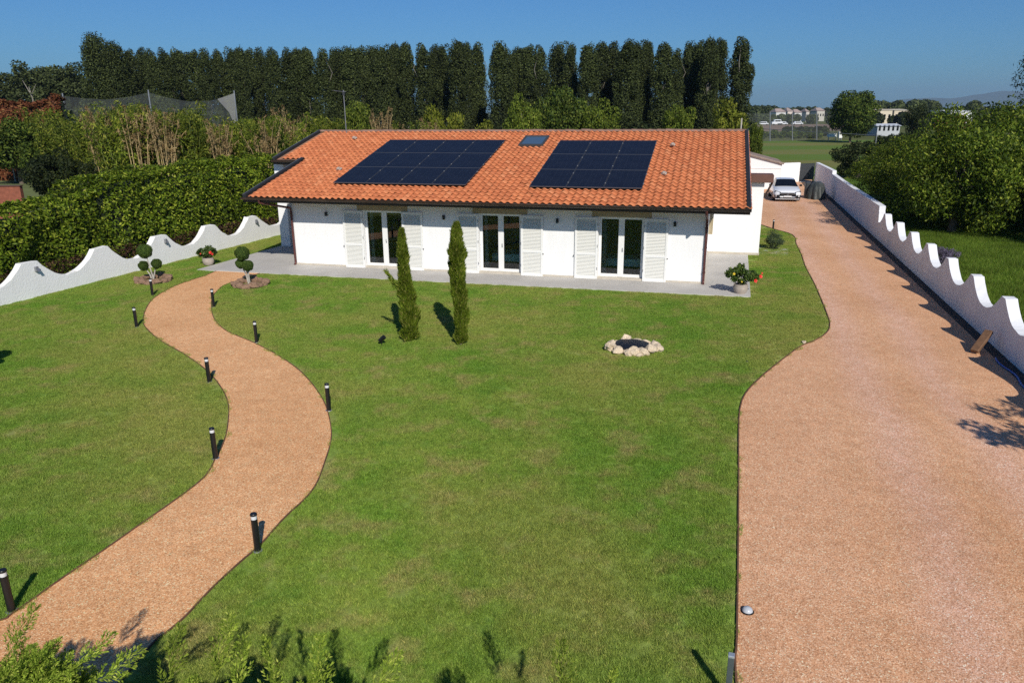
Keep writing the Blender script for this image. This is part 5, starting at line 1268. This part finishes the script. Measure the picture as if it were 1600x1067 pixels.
for i, (x, lab) in enumerate(((1192, 'tiny white parked vehicle leftmost beyond the field'), (1214, 'white van parked beyond the sports field'), (1222, 'low white vehicle beside the white van beyond the field'), (1246, 'white parked car beyond the field right of the van'))):
    p = P(x, 190, 330); e = empty('parked_vehicle', (p.x, 330, 0), 0, lab, 'car', 'vehicles beyond the sports field')
    h = 2.3 if i == 1 else 1.5; l = 4.6
    mb = MB(); mb.bbox(-l/2, l/2, -.9, .9, .35, h * .6, .15); mb.bbox(-l*.3, l*.36, -.8, .8, h * .5, h, .25); mb.build('body', M['car'], e)
    mb = MB(); mb.box(-l*.22, l*.28, -.815, -.80, h*.64, h*.88); mb.build('window', M['carglass'], e)
    for xx in (-1.5, 1.5): mb = MB(); mb.tube([(xx, -.92, .33), (xx, -.7, .33)], .33, 12); mb.build('wheel', M['tyre'], e)

# scrub and woods that read as one mass far away
def mass(name, x0, x1, Yd, ytop, n, sz, leaf, label, seed, depth=12, vary=.35, y_base=0):
    g = np.random.default_rng(seed); a, b = P(x0, ytop, Yd), P(x1, ytop, Yd); w = b.x - a.x; k = max(6, int(w / (a.z * .75))); cl = []
    for i in range(k * 2):
        x = a.x + w * (i + .5) / (k * 2) + g.normal() * w / k * .3; h = a.z * g.uniform(1 - vary, 1.0); r_ = h * .5
        cl.append((x, Yd + g.uniform(0, depth), h * .52, max(r_ * .9, w / k * .5), r_ * .9, h * .5))
    o = link(name, quads_mesh(name, clump_leaves(np.array(cl), n, sz, sz * .65, shell=.6, rand=.6, g=g), 4), leaf); return tag(o, label, 'trees', kind='stuff')
mass('field_scrub', 1172, 1300, 172, 205, 6000, .8, L['green'], 'green scrub along the far edge of the sports field', 401)
mass('field_hedge', 1228, 1300, 185, 198.5, 5000, .8, L['dark'], 'dark clipped hedge beyond the sports field', 402, 4, .1)
mass('distant_scrub', 1160, 1310, 350, 178, 9000, 1.1, L['far'], 'olive scrub in front of the distant village', 403, 30, .25)
mass('distant_wood', 1376, 1530, 420, 155, 12000, 1.8, L['far'], 'distant wood on the horizon right of the round tree', 404, 40, .12)
mass('distant_trees', 1180, 1216, 450, 163, 5000, 1.6, L['far'], 'distant clump of trees left on the horizon', 405, 30, .2)
mass('horizon_trees', 1200, 1330, 700, 166.5, 8000, 2.4, L['far'], 'thin far treeline on the horizon', 406, 60, .3)
mass('horizon_trees', 1500, 1640, 500, 166, 8000, 2.2, L['far'], 'far treeline on the horizon at the right', 407, 60, .3)
mass('horizon_trees', 1360, 1520, 300, 176, 7000, 1.4, L['dark'], 'dark trees between the pavilion and the warehouses', 408, 20, .3)
mass('understorey', -80, 680, 96, 196, 16000, .55, L['dark'], 'dark undergrowth at the foot of the poplar row', 409, 10, .3)
mass('understorey', 690, 1190, 100, 190, 11000, .55, L['dark'], 'dark undergrowth behind the right part of the ridge', 410, 8, .3)
mass('far_treeline', -300, 140, 260, 150, 8000, 1.4, L['far'], 'far trees filling the gap at the left edge', 411, 40, .3)
# hills
mb = MB(); n = 80; vs = []
for i in range(n + 1):
    x = 1000 + 8000 * i / n; px = 800 + FPX * x / 8600
    h = np.interp(px, [1100, 1380, 1430, 1470, 1510, 1550, 1585, 1640, 1760, 2000], [20, 30, 115, 135, 120, 165, 205, 190, 240, 100]) + 10 * noise.noise(Vector((i * .4, 0, 0)))
    vs += [(x, 8600, -5), (x, 9300, h), (x, 10400, -5)]
mb.add(vs, [(i*3+k, i*3+k+3, i*3+k+4, i*3+k+1) for i in range(n) for k in range(2)], True)
tag(mb.build('hills', mat_simple('hill_woods', (.06, .085, .05), .95, var=.3, scale=.004, world=True)), kind='structure')
# air
mb = MB(); mb.box(-8800, 9100, -500, 10600, -6, 260)
hz = mb.build('haze', None) if False else link('haze', mb.mesh('haze'), None)
th_ = bpy.data.materials.new('haze_air'); th_.use_nodes = True; nd = th_.node_tree.nodes; nd.remove(nd['Principled BSDF'])
pvn = nd.new('ShaderNodeVolumePrincipled'); pvn.inputs['Color'].default_value = (.55, .76, 1.0, 1); pvn.inputs['Density'].default_value = 1.0e-4; pvn.inputs['Anisotropy'].default_value = .2
th_.node_tree.links.new(pvn.outputs[0], nd['Material Output'].inputs['Volume']); hz.data.materials.append(th_); tag(hz, 'thin pale air haze over the whole plain', 'haze', kind='stuff')
